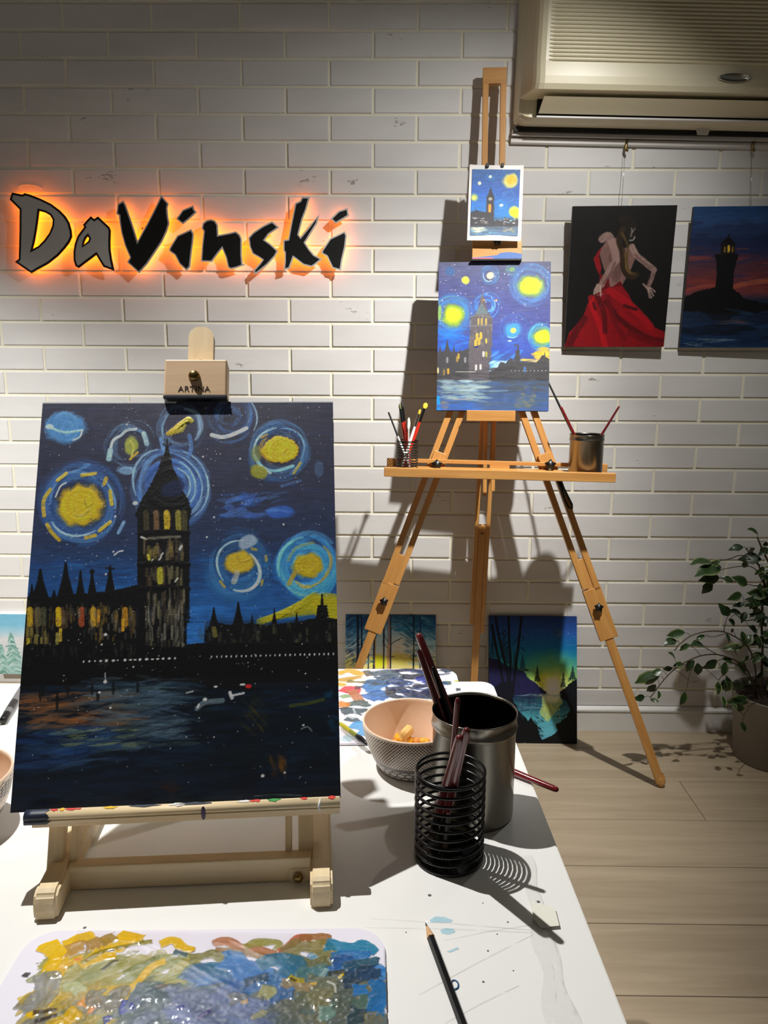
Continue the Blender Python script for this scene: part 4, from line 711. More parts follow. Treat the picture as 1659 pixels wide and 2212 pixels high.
def build_floor():
    f = struct(obj('floor', bm_box(X0, X1, -3.3, 0.0, -0.03, -0.0035), M_GAP)); mt = plank_mat()
    rng = random.Random(5); k = 0; y1 = 0.0
    while y1 > -3.25:
        y0 = -0.1245-0.1865*k
        if k == 2: joint = 0.8105
        else: joint = rng.uniform(-0.25, 0.05)
        xs = sorted([x for x in [joint+1.285*t for t in range(-3, 4)] if X0 < x < X1]+[X0, X1])
        for a, b in zip(xs, xs[1:]):
            if b-a < 0.02: continue
            bm = bm_box(-(b-a)/2+0.0006, (b-a)/2-0.0006, -(y1-y0)/2+0.0008, (y1-y0)/2-0.0008, -0.008, 0.0)
            e = [e for e in bm.edges if all(v.co.z > -0.001 for v in e.verts)]; bmesh.ops.bevel(bm, geom=e, offset=0.0009, segments=1, affect='EDGES')
            obj('plank', bm, mt, f, Matrix.Translation(((a+b)/2, (y0+y1)/2, 0)))
        y1 = y0; k += 1
build_floor()

# ------------------------------------------------------------------ air conditioner and picture rail
TILT = math.radians(1.05)
def build_ac():
    O = at_y(1108, 285, -0.005); R = Matrix.Translation(Vector(O)) @ Matrix.Rotation(TILT, 4, 'Y')
    t = thing('air_conditioner', 'cream wall mounted air conditioner with ribbed front above the two hung paintings', 'air conditioner', M=R)
    W = 1.0
    zf = at_y(1150, 131, -0.14)[2]-O[2]; zp = at_y(1152, 192, -0.138)[2]-O[2]; zs = at_y(1148, 252, -0.080)[2]-O[2]; zl = at_y(1140, 262, -0.070)[2]-O[2]
    yw = -0.003
    # housing: a section swept along X whose end is drawn in slightly
    prof = [(yw, 0.016), (-0.018, 0.006), (-0.034, 0.006), (-0.052, 0.012), (-0.069, zl), (-0.081, zs-0.003), (-0.055, zs+0.004), (-0.055, zp-0.002), (-0.137, zp), (-0.143, zp+0.012), (-0.144, zp+0.03), (-0.141, zf), (-0.141, 0.40), (-0.125, 0.425), (yw, 0.43)]
    ctr = (-0.06, 0.2); bm = bmesh.new(); rings = []
    for x, s in ((-0.002, 0.80), (0.004, 0.90), (0.012, 0.965), (0.024, 1.0), (W, 1.0)):
        off = 0.004 if s < 0.85 else 0.0
        rings.append([bm.verts.new((x+0.030*max(0, (-y-0.02))/0.12*(x < 0.5), yw+(y-yw)*s if True else y, ctr[1]+(z-ctr[1])*(s*.3+.7))) for y, z in prof])
    n = len(prof)
    for a, b in zip(rings, rings[1:]):
        for k in range(n-1): bm.faces.new((a[k], a[k+1], b[k+1], b[k]))
    bm.faces.new(rings[0][::-1]); bm.faces.new(rings[-1]); bmesh.ops.recalc_face_normals(bm, faces=list(bm.faces))
    obj('housing', bm, M_ACP, t, R)
    xl = 0.052
    obj('air_slot', bm_box(xl, W-0.02, -0.066, -0.056, zs+0.003, zp-0.001), M_ACD, t, R)
    bm = bmesh.new(); h = zp-zs
    A = [bm.verts.new((xl+0.008, -0.118, zp-0.011)), bm.verts.new((xl+0.005, -0.100, zs+h*.5)), bm.verts.new((xl+0.002, -0.078, zs+0.008))]; B = [bm.verts.new((W-0.03, v.co.y, v.co.z)) for v in A]
    C2 = [bm.verts.new((v.co.x, v.co.y+0.004, v.co.z+.001)) for v in A]; D2 = [bm.verts.new((v.co.x, v.co.y+0.004, v.co.z+.001)) for v in B]
    for p in ((A[0], A[1], B[1], B[0]), (A[1], A[2], B[2], B[1]), (C2[0], C2[1], D2[1], D2[0]), (C2[1], C2[2], D2[2], D2[1]), (A[0], C2[0], D2[0], B[0]), (A[2], B[2], D2[2], C2[2]), (A[0], A[1], C2[1], C2[0]), (A[1], A[2], C2[2], C2[1])): bm.faces.new(p)
    bmesh.ops.recalc_face_normals(bm, faces=list(bm.faces)); obj('louver', bm, M_ACP, t, R)
    obj('lower_lip', bm_box(xl-0.004, W-0.02, -0.086, -0.076, zs-0.004, zs+0.001, 0.001), M_ALU, t, R)
    # half-round ribs of the intake grille
    rib = bmesh.new(); ns = 6; L = W-0.09
    for x in (0, 0.012, L):
        sc = 0.25 if x == 0 else 1.0
        for k in range(ns+1):
            a = math.pi*k/ns; rib.verts.new((x, -0.0062*math.sin(a)*sc, 0.0034*math.cos(a)*(.5+.5*sc)))
    rib.verts.ensure_lookup_table()
    for s in range(2):
        for k in range(ns): 
            f = rib.faces.new((rib.verts[s*(ns+1)+k], rib.verts[s*(ns+1)+k+1], rib.verts[(s+1)*(ns+1)+k+1], rib.verts[(s+1)*(ns+1)+k])); f.smooth = True
    bmesh.ops.recalc_face_normals(rib, faces=list(rib.faces)); me = bpy.data.meshes.new('grille_rib'); rib.to_mesh(me); rib.free(); me.materials.append(M_ACP)
    z = zf+0.002
    while z < 0.415:
        obj('grille_rib', me, None, t, R @ Matrix.Translation((0.062, -0.1405 if z < 0.40 else -0.138, z))); z += 0.0093
    c = at_y(1585, 170, -0.146); q = R.inverted() @ Vector(c); bm = lathe([(0, 0.0022), (0.84, 0.0022), (0.90, 0.0045), (0.96, 0.0045), (1.0, 0.002), (1.0, 0)], 40)
    obj('oval_badge', bm, M_CHROME, t, R @ Matrix.Translation((q.x, -0.1452, q.z)) @ Matrix.Rotation(math.pi/2, 4, 'X') @ Matrix.Diagonal((0.0425, 0.0105, 1, 1)))
    bm = bmesh.new(); prism([(-0.014, 0.0), (0.014, 0.0), (0.020, 0.02), (-0.020, 0.02)], -0.003, 0.0, bm=bm); c = R.inverted() @ Vector(at_y(1514, 288, -0.03))
    obj('service_tab', bm, M_ALU, t, R @ Matrix.Translation((c.x, -0.040, -0.008)) @ Matrix.Rotation(math.pi/2, 4, 'X'))
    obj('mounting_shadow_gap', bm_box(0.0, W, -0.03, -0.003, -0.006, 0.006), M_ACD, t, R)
    obj('back_plate', bm_box(-0.004, W, -0.02, -0.001, -0.014, 0.0), M_ALU, t, R)
build_ac()

def build_rail():
    O = at_y(1103, 305, -0.008); R = Matrix.Translation((O[0], 0, O[2])) @ Matrix.Rotation(TILT, 4, 'Y')
    t = thing('picture_rail', 'slim pale metal picture hanging rail under the air conditioner', 'picture rail', M=R)
    prof = [(-0.004, 0.008), (-0.013, 0.008), (-0.0145, 0.003), (-0.0145, -0.004), (-0.011, -0.0075), (-0.004, -0.0075)]; bm = bmesh.new()
    A = [bm.verts.new((0, y, z)) for y, z in prof]; B = [bm.verts.new((1.1, y, z)) for y, z in prof]
    for k in range(len(prof)): bm.faces.new((A[k], A[(k+1) % 6], B[(k+1) % 6], B[k]))
    bm.faces.new(A[::-1]); bm.faces.new(B); bmesh.ops.recalc_face_normals(bm, faces=list(bm.faces)); obj('rail', bm, M_ALU, t, R)
    for u in (1352, 1625):
        p = at_y(u, 318, -0.018); bm = tube([(p[0]+.003, -.0165, p[2]+.018), (p[0], -.019, p[2]+.004), (p[0]-.001, -.0195, p[2]-.008), (p[0]+.003, -.024, p[2]-.011), (p[0]+.004, -.026, p[2]-.004)], [.0032, .0042, .0036, .003, .002], 8)
        obj('brass_hook', bm, M_BRASS, t, None, None, True)
build_rail()

# ------------------------------------------------------------------ lit wall sign
def build_sign():
    a = lambda P: [(x/6.381, 390+y/6.381) for x, y in P]; b = lambda P: [(240+x/6.381, 390+y/6.381) for x, y in P]; c = lambda P: [(500+x/5.925, 390+y/5.925) for x, y in P]
    LET = [
     ('D', 1, a([(165, 165), (240, 180), (300, 192), (318, 190), (335, 172), (420, 195), (560, 250), (700, 318), (820, 408), (900, 490), (955, 580), (985, 690), (993, 775), (960, 850), (900, 930), (800, 1040), (660, 1150), (540, 1215), (430, 1277), (205, 1122), (258, 1080), (268, 700), (270, 400), (133, 262)]), [a([(540, 420), (620, 440), (690, 480), (726, 540), (720, 620), (680, 720), (610, 820), (530, 900), (450, 945), (475, 850), (505, 680), (525, 540)])]),
     ('a', 1, a([(1250, 492), (1298, 530), (1350, 495), (1430, 570), (1505, 640), (1525, 690), (1520, 850), (1522, 950), (1540, 1080), (1575, 1245), (1425, 1190), (1370, 1100), (1325, 1025), (1085, 1205), (1040, 1180), (1015, 1100), (1012, 980), (1030, 870), (1070, 760), (1160, 640), (1143, 610), (1200, 545)]), [a([(1210, 770), (1228, 800), (1215, 835), (1150, 890), (1165, 840), (1190, 790)])]),
     ('V', 0, b([(168, 276), (200, 330), (290, 590), (365, 830), (430, 710), (500, 585), (600, 390), (690, 203), (792, 318), (775, 380), (785, 500), (802, 592), (770, 700), (700, 850), (600, 1000), (500, 1150), (385, 1277), (220, 1125), (258, 1060), (190, 900), (140, 720), (115, 560), (112, 485), (73, 460), (90, 325)]), []),
     ('i_dot', 0, b([(1133, 343), (1145, 395), (1178, 437), (1080, 530), (990, 603), (898, 530), (985, 403)]), []),
     ('i', 0, b([(1105, 668), (1140, 740), (1130, 850), (1110, 1000), (1090, 1190), (1040, 1243), (940, 1150), (880, 1030), (800, 972), (803, 935), (910, 758)]), []),
     ('n', 0, b([(1375, 532), (1435, 552), (1470, 610), (1478, 750)])+c([(-20, 668), (55, 648), (108, 690), (132, 745), (132, 950), (142, 1060), (174, 1080), (60, 1120), (-5, 1136)])+b([(1610, 1200), (1580, 1060), (1530, 940), (1480, 1000), (1390, 1122), (1238, 1117), (1252, 900), (1275, 700), (1248, 660), (1263, 590), (1310, 546)]), []),
     ('s', 0, c([(520, 520), (612, 600), (480, 690), (430, 760), (500, 810), (597, 900), (560, 970), (460, 1080), (305, 1205), (280, 1150), (360, 1060), (392, 1015), (350, 985), (270, 940), (232, 850), (216, 730), (280, 660), (400, 580)]), []),
     ('k', 0, c([(900, 209), (1004, 211), (960, 370), (910, 500), (862, 690), (885, 720), (1000, 580), (1122, 432), (1112, 490), (1095, 550), (1040, 640), (945, 795), (1000, 880), (1060, 950), (1164, 1005), (1080, 1072), (1030, 1107), (920, 1080), (830, 1010), (795, 985), (745, 1125), (666, 1147), (680, 1040), (680, 920), (663, 900), (663, 760), (725, 750), (760, 560), (815, 288), (880, 258)]), []),
     ('i_dot', 0, c([(1487, 350), (1504, 450), (1335, 552), (1268, 490), (1370, 388)]), []),
     ('i', 0, c([(1450, 648), (1477, 700), (1460, 850), (1420, 1020), (1400, 1152), (1290, 1120), (1220, 970), (1148, 930), (1160, 890), (1260, 740)]), [])]
    Y = -0.030
    M_BLK = pbr('sign_black_vinyl', (14, 14, 15), 0.45); M_GRY = pbr('sign_grey_acrylic', (188, 184, 182), 0.4); M_LED = emit('orange_led', (255, 126, 8), 8.5)
    c0 = at_y(390, 510, 0.0); t = thing('wall_sign', 'orange backlit hand lettered name sign on the brick wall', 'sign', (c0[0], 0, c0[2]))
    for nm, inv, poly, holes in LET:
        P = [at_y(u, v, Y) for u, v in poly]; P = [(p[0], p[2]) for p in P]; Hs = [[(q[0], q[2]) for q in (at_y(u, v, Y) for u, v in h)] for h in holes]
        M = Matrix(((1, 0, 0, 0), (0, 0, -1, 0), (0, 1, 0, 0), (0, 0, 0, 1)))       # local XY -> world XZ, local Z -> towards the room
        rim, face = (M_BLK, M_GRY) if inv else (M_GRY, M_BLK)
        l = obj('letter', prism(P, 0.0265, 0.030, Hs), rim, t, M, 'grey letter edged in black' if inv else 'black letter edged in grey')
        d = 0.0058 if inv else 0.0042
        Hf = [inset(h, -d*0.95) for h in Hs]
        obj('letter_face', prism(inset(P, d), 0.0300, 0.0306, Hf), face, l, M)
        led = bmesh.new(); prism(inset(P, 0.0055), 0.0225, 0.0262, [inset(h, -0.0035) for h in Hs], bm=led)
        obj('led_backlight', led, M_LED, l, M)
        xs = [p[0] for p in P]; zs = [p[1] for p in P]; cx, cz = sum(xs)/len(xs), sum(zs)/len(zs)
        if nm not in ('D', 'a'):
            obj('standoff_pin', tube([(cx, -0.0225, cz), (cx, 0.003, cz)], 0.0025, 8), M_CHROME, l)
    w = obj('sign_wire', tube([at_y(u, v, -0.006) for u, v in ((40, 405), (46, 400), (60, 399), (80, 402), (90, 408))], 0.0008, 6), M_WHITEP, t)
build_sign()

# ------------------------------------------------------------------ canvases
M_PAINT = vcol('acrylic_on_canvas', 0.36, 0.35, 0.0, 0.4, 2400.0)
M_PAINTD = vcol('matt_acrylic', 0.5, 0.0, 0.0, 0.35)
def canvas(name, label, cat, art, BL, u, v, n, w, h, t, edge, mat, group=None, relief=0.00015, gain=1.0):
    """stretched canvas: BL = bottom-left corner of the front face"""
    BL = np.asarray(BL, float); u, v, n = map(np.asarray, (u, v, n)); c = BL+u*w/2-n*t/2
    th = thing(name, label, cat, tuple(c), group)
    obj('stretched_canvas', bm_box(0, w, 0, h, -t, -0.0004, 0.0012, 2), edge, th, frame(BL, u, v, n))
    art_obj('painted_surface', art, BL+v*h, u, v, n, w, h, mat, th, relief, gain)
    return th
def basis(yaw, tilt, roll=0.0):
    u = np.array([math.cos(yaw), math.sin(yaw), 0]); f = np.array([-math.sin(yaw), math.cos(yaw), 0])
    v = f*math.sin(tilt)+np.array([0, 0, 1])*math.cos(tilt)
    u2 = u*math.cos(roll)+v*math.sin(roll); v2 = -u*math.sin(roll)+v*math.cos(roll)
    return u2, v2, np.cross(u2, v2)
# front canvas
U1, V1, N1 = basis(0.0980, 0.4406, 0.002); B1 = np.array([-0.3442, -1.6540, 0.7397])
canvas('canvas_painting', 'large dark night painting of a clock tower on the pale tabletop easel', 'painting', paint_front(), B1, U1, V1, N1, 0.30, 0.40, 0.018, M_COTTON, M_PAINT, None, 0.00022, 2.2)
# second canvas on the standing easel
U2, V2, N2 = basis(-0.0627, 0.188, 0.0031); B2 = np.array([0.1212, -0.1836, 1.0176])
canvas('canvas_painting', 'bright blue night painting of a clock tower on the tall wooden easel', 'painting', paint_second(), B2, U2, V2, N2, 0.30, 0.401, 0.018, M_DARK, M_PAINTD, None, 0.00012, 1.0)
# two canvases hung from the rail
def hung(name, label, art, dx, gain=1.0):
    TLp = np.array([0.4904, -0.0575, 1.565]); BLp = np.array([0.4940, -0.0195, 1.1905]); TRp = np.array([0.7694, -0.0680, 1.5655])
    v = norm(TLp-BLp); u = norm(TRp-TLp); u = norm(u-v*(u@v)); n = np.cross(u, v); d = np.array([dx, -0.004, 0.0])
    return canvas(name, label, 'painting', art, BLp+d, u, v, n, 0.28, 0.3765, 0.016, M_DARK, M_PAINTD, None, 0.0001, gain)
h1 = hung('dancer_painting', 'painting of a dancer in a red dress on black, hung from the rail', paint_dancer(), 0.0, 0.85)
obj('hanging_wire', tube([at_y(1350, 328, -0.021), at_y(1347, 380, -0.03), at_y(1342, 452, -0.038)], 0.0006, 5), M_CHROME, h1)
h2 = hung('lighthouse_painting', 'painting of a dark lighthouse at sunset, cut by the right edge of the photo', paint_lighthouse(), 0.329, 0.95)
obj('hanging_wire', tube([at_y(1624, 328, -0.021), at_y(1622, 452, -0.042)], 0.0006, 5), M_CHROME, h2)
# canvases leaning against the wall
def lean(name, label, art, xr, yb, zt, w, h, gain=1.0):
    th = math.acos(zt/h); u = np.array([1.0, 0, 0]); v = np.array([0, math.sin(th), math.cos(th)]); n = np.cross(u, v)
    BLp = np.array([xr-w, yb, 0.0008]); return canvas(name, label, 'painting', art, BLp, u, v, n, w, h, 0.016, M_DARK, M_PAINTD, None, 0.0001, gain)
lean('lake_painting', 'painting of a moonlit mountain lake with yellow glow, leaning under the tall easel', paint_lake(), 0.5745, -0.1007, 0.378, 0.270, 0.388, 1.0)
lean('forest_painting', 'painting of a blue forest with yellow light, leaning behind the left easel leg', paint_forest(), 0.1405, -0.1007, 0.376, 0.279, 0.388, 1.15)
u, v, n = basis(0.0, 0.03); p = at_y(0, 1455, -0.020)
sn = canvas('snow_painting', 'small pale painting of snowy fir trees low on the wall, left edge of the photo', 'painting', paint_snow(), (p[0], -0.0225, p[2]), u, v, n, 0.25, 0.195, 0.016, M_COTTON, M_PAINTD, None, 0.0001, 0.95)
obj('hanging_nail', tube([(p[0]+.12, -0.020, p[2]+.17), (p[0]+.12, 0.004, p[2]+.172)], 0.0015, 6), M_CHROME, sn)

# ------------------------------------------------------------------ standing easel
def star_knob(c, nrm, r, parent, name='wing_knob', mat=None):
    nrm = norm(nrm); a = norm(np.cross([0, 0, 1], nrm) if abs(nrm[2]) < .9 else [1, 0, 0]); b = np.cross(nrm, a)
    pts = [(r*(1.0 if k % 2 == 0 else .62)*math.cos(2*math.pi*k/10+.3), r*(1.0 if k % 2 == 0 else .62)*math.sin(2*math.pi*k/10+.3)) for k in range(10)]
    bm = prism(pts, 0.006, 0.016); e = [e for e in bm.edges if e.is_manifold and e.calc_face_angle(0) > 0.5]; bmesh.ops.bevel(bm, geom=e, offset=0.0012, segments=2, affect='EDGES')
    lathe([(0.0045, 0.0), (0.0045, 0.008)], 10, bm); lathe([(0, 0.0175), (0.0035, 0.017), (0.005, 0.015)], 10, bm)
    return obj(name, bm, mat or M_BLACKP, parent, frame(c, a, b, nrm))
def build_easel():
    E = np.array([math.cos(-0.0627), math.sin(-0.0627), 0.0]); EF = np.array([-E[1], E[0], 0.0])
    t = thing('standing_easel', 'tall orange beech tripod easel with tray against the brick wall', 'easel', (0.27, -0.2, 0))
    W = M_BEECH
    mt = np.array([0.268, -0.042, 1.915]); mb = np.array([0.2745, -0.142, 0.79])
    md = norm(mt-mb); mn = norm(np.cross(E, md)); P = lambda z: mb+md*((z-mb[2])/md[2])
    # extending upper frame (two uprights and a head block) and lower mast slats
    for s in (-1, 1): bar('upright', P(1.30)+E*s*.0235, P(1.875)+E*s*.0235, .0155, .018, E, W, t)
    hb0, hb1 = P(1.895)-E*.0315, P(1.895)+E*.0315; bar('head_block', hb0, hb1, .040, .0185, (0, 0, 1), W, t)
    for s in (-1, 1): bar('mast_slat', P(0.775 if s < 0 else 0.79)+E*s*.0115+EF*-.002, P(1.42)+E*s*.0115+EF*-.002, .0105, .016, E, W, t)
    # lower canvas holder
    c1 = at_y(1013, 889, -0.205); c2 = at_y(1118, 889, -0.215)
    Wd = 0.130; cc = B2+U2*(0.5*0.30-0.0045); zc = B2[2]
    M = frame(cc+np.array([0, 0, 0]), E, EF, (0, 0, 1))
    obj('canvas_ledge', bm_box(-Wd/2, Wd/2, -0.016, 0.066, -0.027, -0.001, 0.0015, 2), W, t, M)
    obj('ledge_lip', bm_box(-Wd/2, Wd/2, -0.020, -0.0155, -0.027, 0.0015, 0.001, 1), W, t, M)
    # upper canvas holder with dark paint along its lower edge
    q = B2+U2*0.155+V2*0.401; M = frame(q, U2, N2, -V2) if False else frame(q, U2, V2, N2)
    obj('top_clamp', bm_box(-.066, .066, 0.004, .062, -.020, .010, 0.0015, 2), W, t, M)
    pb = [(-.066, 0), (.066, 0), (.066, .013), (.05, .016), (.03, .018), (.01, .016), (0, .010), (-.02, .008), (-.04, .006), (-.066, .004)]
    pm = bmesh.new(); prism(pb, 0.0, 0.0008, bm=pm); obj('blue_paint_smear', pm, pbr('blue_paint', (66, 104, 170), 0.5, var=.3, vscale=200), t, M @ Matrix.Translation((0, .0045, .0098)), 'blue and pink paint smear')
    pm = bm_box(-.064, -.01, 0, .0035, 0, .0009); obj('pink_paint_smear', pm, pbr('pink_paint', (206, 100, 120), 0.5), t, M @ Matrix.Translation((0, .0045, .0100)))
    obj('dark_underside', bm_box(-.069, .066, -.001, .0045, -.022, .013, 0.001), M_BLACKP, t, M)  # black strip along the underside of the clamp
    star_knob(q+V2*0.048+N2*0.0095, N2, 0.0125, t)
    # rear leg: two slats and a narrow extension that stands by the wall
    ra = np.array([0.2735, -0.118, 1.16]); rb = np.array([0.2565, -0.038, 0.0]); rd = norm(rb-ra)
    Q = lambda z: ra+rd*((z-ra[2])/rd[2])
    for s in (-1, 1): bar('rear_leg_slat', Q(1.16)+E*s*.0165, Q(0.372 if s < 0 else 0.345)+E*s*.0165, .0115, .022, E, W, t)
    bar('rear_leg_extension', Q(0.68), Q(0.004), .0215, .017, E, W, t)
    obj('rear_leg_bolt', lathe([(0, .004), (.0035, .003), (.0045, 0)], 10), M_BRASS, t, frame(Q(.655)+np.array([0, -.0085, 0]), (1, 0, 0), (0, 0, 1), (0, -1, 0)))
    # two front legs: slotted upper part and narrow extension
    for s, foot, hip in ((-1, np.array([-.199, -.281, 0.0]), np.array([.1758, -.162, 1.0118])), (1, np.array([.7513, -.3411, 0.0]), np.array([.370, -.175, 1.0137]))):
        d = norm(hip-foot); K = lambda z: foot+d*((z-foot[2])/d[2]); nr = norm(np.cross(E, d)); nr = nr if nr[1] < 0 else -nr
        leg = bar('front_leg', K(0.405), K(0.540), .050, .020, E, W, t)
        for r in (-1, 1): bar('leg_slat', K(0.538)+E*r*.0165, K(1.31)+E*r*.0165, .0165, .020, E, W, leg)
        bar('leg_bridge', K(0.862)+nr*.009, K(0.902)+nr*.009, .034, .022, E, W, leg)
        ex = bar('leg_extension', K(0.013), K(0.62)+nr*-.0, .0230, .0155, E, W, t)
        obj('rounded_foot', lathe([(0, -.004), (.007, -.003), (.012, .004), (.0132, .012), (.0128, .026), (.011, .030)], 16), W, ex, frame(K(.0045), E, np.cross(d, E), d))
        star_knob(K(0.492)+nr*0.0095, nr, 0.0135, leg, 'leg_knob')
    # tray: slotted back rail, floor strips, front rail
    zf0 = at_y(830, 1019, -.292); zf1 = at_y(1329, 1032, -.329)
    xa = norm(zf1-zf0); L = np.linalg.norm(zf1-zf0)
    bar('tray_front_rail', zf0, zf1, .0235, .016, (0, 0, 1), W, t)
    up = norm(np.cross(xa, [0, 1, 0])*-1); up = up if up[2] > 0 else -up
    bk0 = at_y(836, 1000, -.196); bk1 = at_y(1311, 1013, -.224); bx = norm(bk1-bk0); Lb = np.linalg.norm(bk1-bk0)
    for z0, w_ in ((0.0085, .010), (-.0125, .012)): bar('tray_back_rail', bk0+up*z0, bk1+up*z0, w_, .014, (0, 0, 1), W, t)
    for f0, f1 in ((0.0, .045), (.47, .56), (.965, 1.0)): bar('tray_rail_block', bk0+bx*Lb*f0, bk0+bx*Lb*f1, .014, .0138, (0, 0, 1), W, t)
    n_in = norm(bk0-zf0); fl = zf0+up*-.010
    bar('tray_floor', zf0+xa*.010+n_in*.052-up*.0090, zf0+xa*(L-.014)+n_in*.052-up*.0090, .088, .005, n_in, W, t)
    for s, u_ in ((-1, 943), (1, 1187)):
        star_knob(at_y(u_, 1004, -.222 if s > 0 else -.205), (0, -1, 0.1), 0.0165, t, 'tray_knob')
    # black strap hanging below the tray
    st = [at_y(u, v, -.238) for u, v in ((1204, 1036), (1212, 1056), (1219, 1078), (1228, 1096), (1236, 1099), (1235, 1090), (1226, 1072), (1218, 1056), (1211, 1040))]
    obj('strap_loop', tube(st, .0035, 8), M_BLACKP, t, None, None, True)
    return t, zf0, zf1, up, n_in, xa
EAS, TZ0, TZ1, TUP, TIN, TXA = build_easel()

# printed reference picture clipped to the mast
def build_print():
    c = [at_y(1012, 357, -.108), at_y(1129, 357, -.114), at_y(1125, 522, -.142), at_y(1009, 519, -.136)]
    u = norm((c[1]-c[0])+(c[2]-c[3])); v = (c[0]-c[3])+(c[1]-c[2]); v = norm(v-u*(v@u)); n = np.cross(u, v); w = np.linalg.norm(c[1]-c[0]); h = np.linalg.norm(c[0]-c[3]); BL = c[3]
    t = thing('reference_print', 'small white bordered print of a clock tower clipped to the tall easel mast', 'print', tuple(BL+u*w/2))
    bm = bmesh.new(); NX = 10; lay = []
    for back in (0, 1):
        row = []
        for k in range(NX+1):
            f = k/NX; cu = 0.0012*math.sin(f*math.pi)-.0006*math.sin(f*9)-.0004*back
            row.append([bm.verts.new(BL+u*w*f+v*(hh+(.002*(2*f-1)**2 if hh else 0))+n*cu) for hh in (0, h)])
        for k in range(NX):
            q = (row[k][0], row[k+1][0], row[k+1][1], row[k][1]); f = bm.faces.new(q if not back else q[::-1]); f.smooth = True
        lay.append(row)
    obj('paper_sheet', bm, M_WHITEP, t)
    TLp = BL+u*w*.052+v*h*.945; art_obj('printed_image', paint_print(), TLp+n*.0018, u, v, n, w*.885, h*.875, M_PAINTD, t, 0.0, 1.0)
    for uu in (1053, 1085):
        p = at_y(uu, 358, -.112); obj('bulldog_clip', bm_box(-.004, .004, -.005, .005, -.004, .006, .001), M_LEAD, t, frame(p, u, v, n))
build_print()
# ------------------------------------------------------------------ table
ZT = 0.66
TA = math.radians(1.9)
TX = np.array([math.cos(TA), math.sin(TA), 0]); TY = np.array([-math.sin(TA), math.cos(TA), 0])
TCO = np.array([0.1580, -1.1640, ZT])           # far right corner of the top
M_SMUDGE = pbr('pale_blue_smudge', (176, 210, 222), 0.4, var=.15, vscale=150); M_INK = pbr('blue_ink', (36, 84, 130), 0.4); M_DOT = pbr('grey_paint_dot', (90, 90, 92), 0.5)
def flat(name, pts, z, mat, parent, th=0.0003, label=None):
    bm = prism([(p[0], p[1]) for p in pts], z, z+th); return obj(name, bm, mat, parent, None, label)
def build_table():
    t = thing('table', 'white art table covered in paint marks, in the foreground', 'table', (-0.45, -1.6, 0))
    M = frame(TCO, TX, TY, (0, 0, 1))
    bm = prism(rrect(-1.25, 0, -0.80, 0, 0.020, 8), -0.028, 0.0)
    e = [e for e in bm.edges if e.is_manifold and e.calc_face_angle(0) > 0.9]; bmesh.ops.bevel(bm, geom=e, offset=0.0015, segments=2, affect='EDGES')
    obj('table_top', bm, M_TABLE, t, M)
    for x, y in ((-.09, -.09), (-1.16, -.09), (-.09, -.71), (-1.16, -.71)): obj('leg', bm_box(x-.02, x+.02, y-.02, y+.02, -ZT, -.028, .002), M_TLEG, t, M)
    obj('apron', bm_box(-1.14, -.11, -.105, -.09, -.09, -.028, .001), M_TLEG, t, M); obj('apron', bm_box(-1.14, -.11, -.71, -.695, -.09, -.028, .001), M_TLEG, t, M)
    A = lambda u, v: at_z(u, v, ZT)
    for P in ([(928, 1988), (940, 1980), (960, 1981), (978, 1988), (974, 1993), (930, 1992)], [(951, 2010), (962, 2005), (980, 2007), (984, 2014), (970, 2019), (955, 2017)], [(965, 2056), (988, 2046), (992, 2050), (972, 2058)]): flat('paint_smudge', [A(*p) for p in P][::-1], ZT, M_SMUDGE, t, .0002)
    c = A(982, 2128); ringp = [(c[0]+.0030*math.cos(a), c[1]+.0045*math.sin(a), ZT+.0004) for a in np.linspace(0, 2*math.pi, 18, endpoint=False)]
    obj('ink_ring', tube(ringp, .0007, 6, closed=True), M_INK, t)
    for u, v, r in ((928, 1934, 1.5), (1163, 1948, 1.4), (1097, 1992, .8), (1054, 2054, .8), (1044, 2121, .9), (1074, 2018, .6), (1043, 1951, .6), (1109, 2097, .6), (183, 2004, 1.3), (877, 2014, .6), (1031, 1753, .8)):
        c = A(u, v); obj('paint_dot', lathe([(0, .0003), (r*.001, .0002), (r*.0012, 0)], 10), M_DOT, t, Matrix.Translation((c[0], c[1], ZT)))
    return t
TABLE = build_table()

M_FILM = clear_film('clear_cling_film', 0.07)
def film_strip():
    """crumpled strip of clear film along the right edge of the table"""
    rng = np.random.default_rng(4); n, m = 120, 16; bm = bmesh.new(); g = []
    a = at_z(1136, 1850, ZT); b = at_z(1235, 2300, ZT); nz = vnoise(n+2, m+2, 2.2, 9); nz2 = vnoise(n+2, m+2, 5.0, 10)
    for i in range(n+1):
        f = i/n; c = a+(b-a)*f; w = .005+.008*f+.0015*math.sin(f*17); row = []
        for j in range(m+1):
            s = j/m-.5; e = 1-abs(2*s)**3
            row.append(bm.verts.new((c[0]+s*w*2+.0016*math.sin(f*23+s), c[1]+s*.002, ZT+.0004+e*(.0003+.0028*nz[i, j]*f+.0016*nz2[i, j]))))
        g.append(row)
    for r0, r1 in zip(g, g[1:]):
        for j in range(m): bm.faces.new((r0[j], r0[j+1], r1[j+1], r1[j])).smooth = True
    bmesh.ops.recalc_face_normals(bm, faces=list(bm.faces))
    o = obj('cling_film_strip', bm, clear_film('crumpled_film', 0.05, 0.16)); tag(o, 'crumpled clear film strip along the right edge of the white table', 'plastic film')
    for u0, v0, u1, v1 in ((1150, 2010, 800, 1985), (1150, 2015, 790, 2004), (1150, 2020, 905, 2150), (1150, 1998, 960, 2032), (1120, 2130, 960, 2212)):
        p, q = at_z(u0, v0, ZT), at_z(u1, v1, ZT); bm = tube([(p[0], p[1], ZT+.0002), ((p[0]+q[0])/2, (p[1]+q[1])/2+.001, ZT+.0005), (q[0], q[1], ZT+.0001)], .0003, 6); obj('film_crease', bm, M_FILM, o, None, None, True)
film_strip()
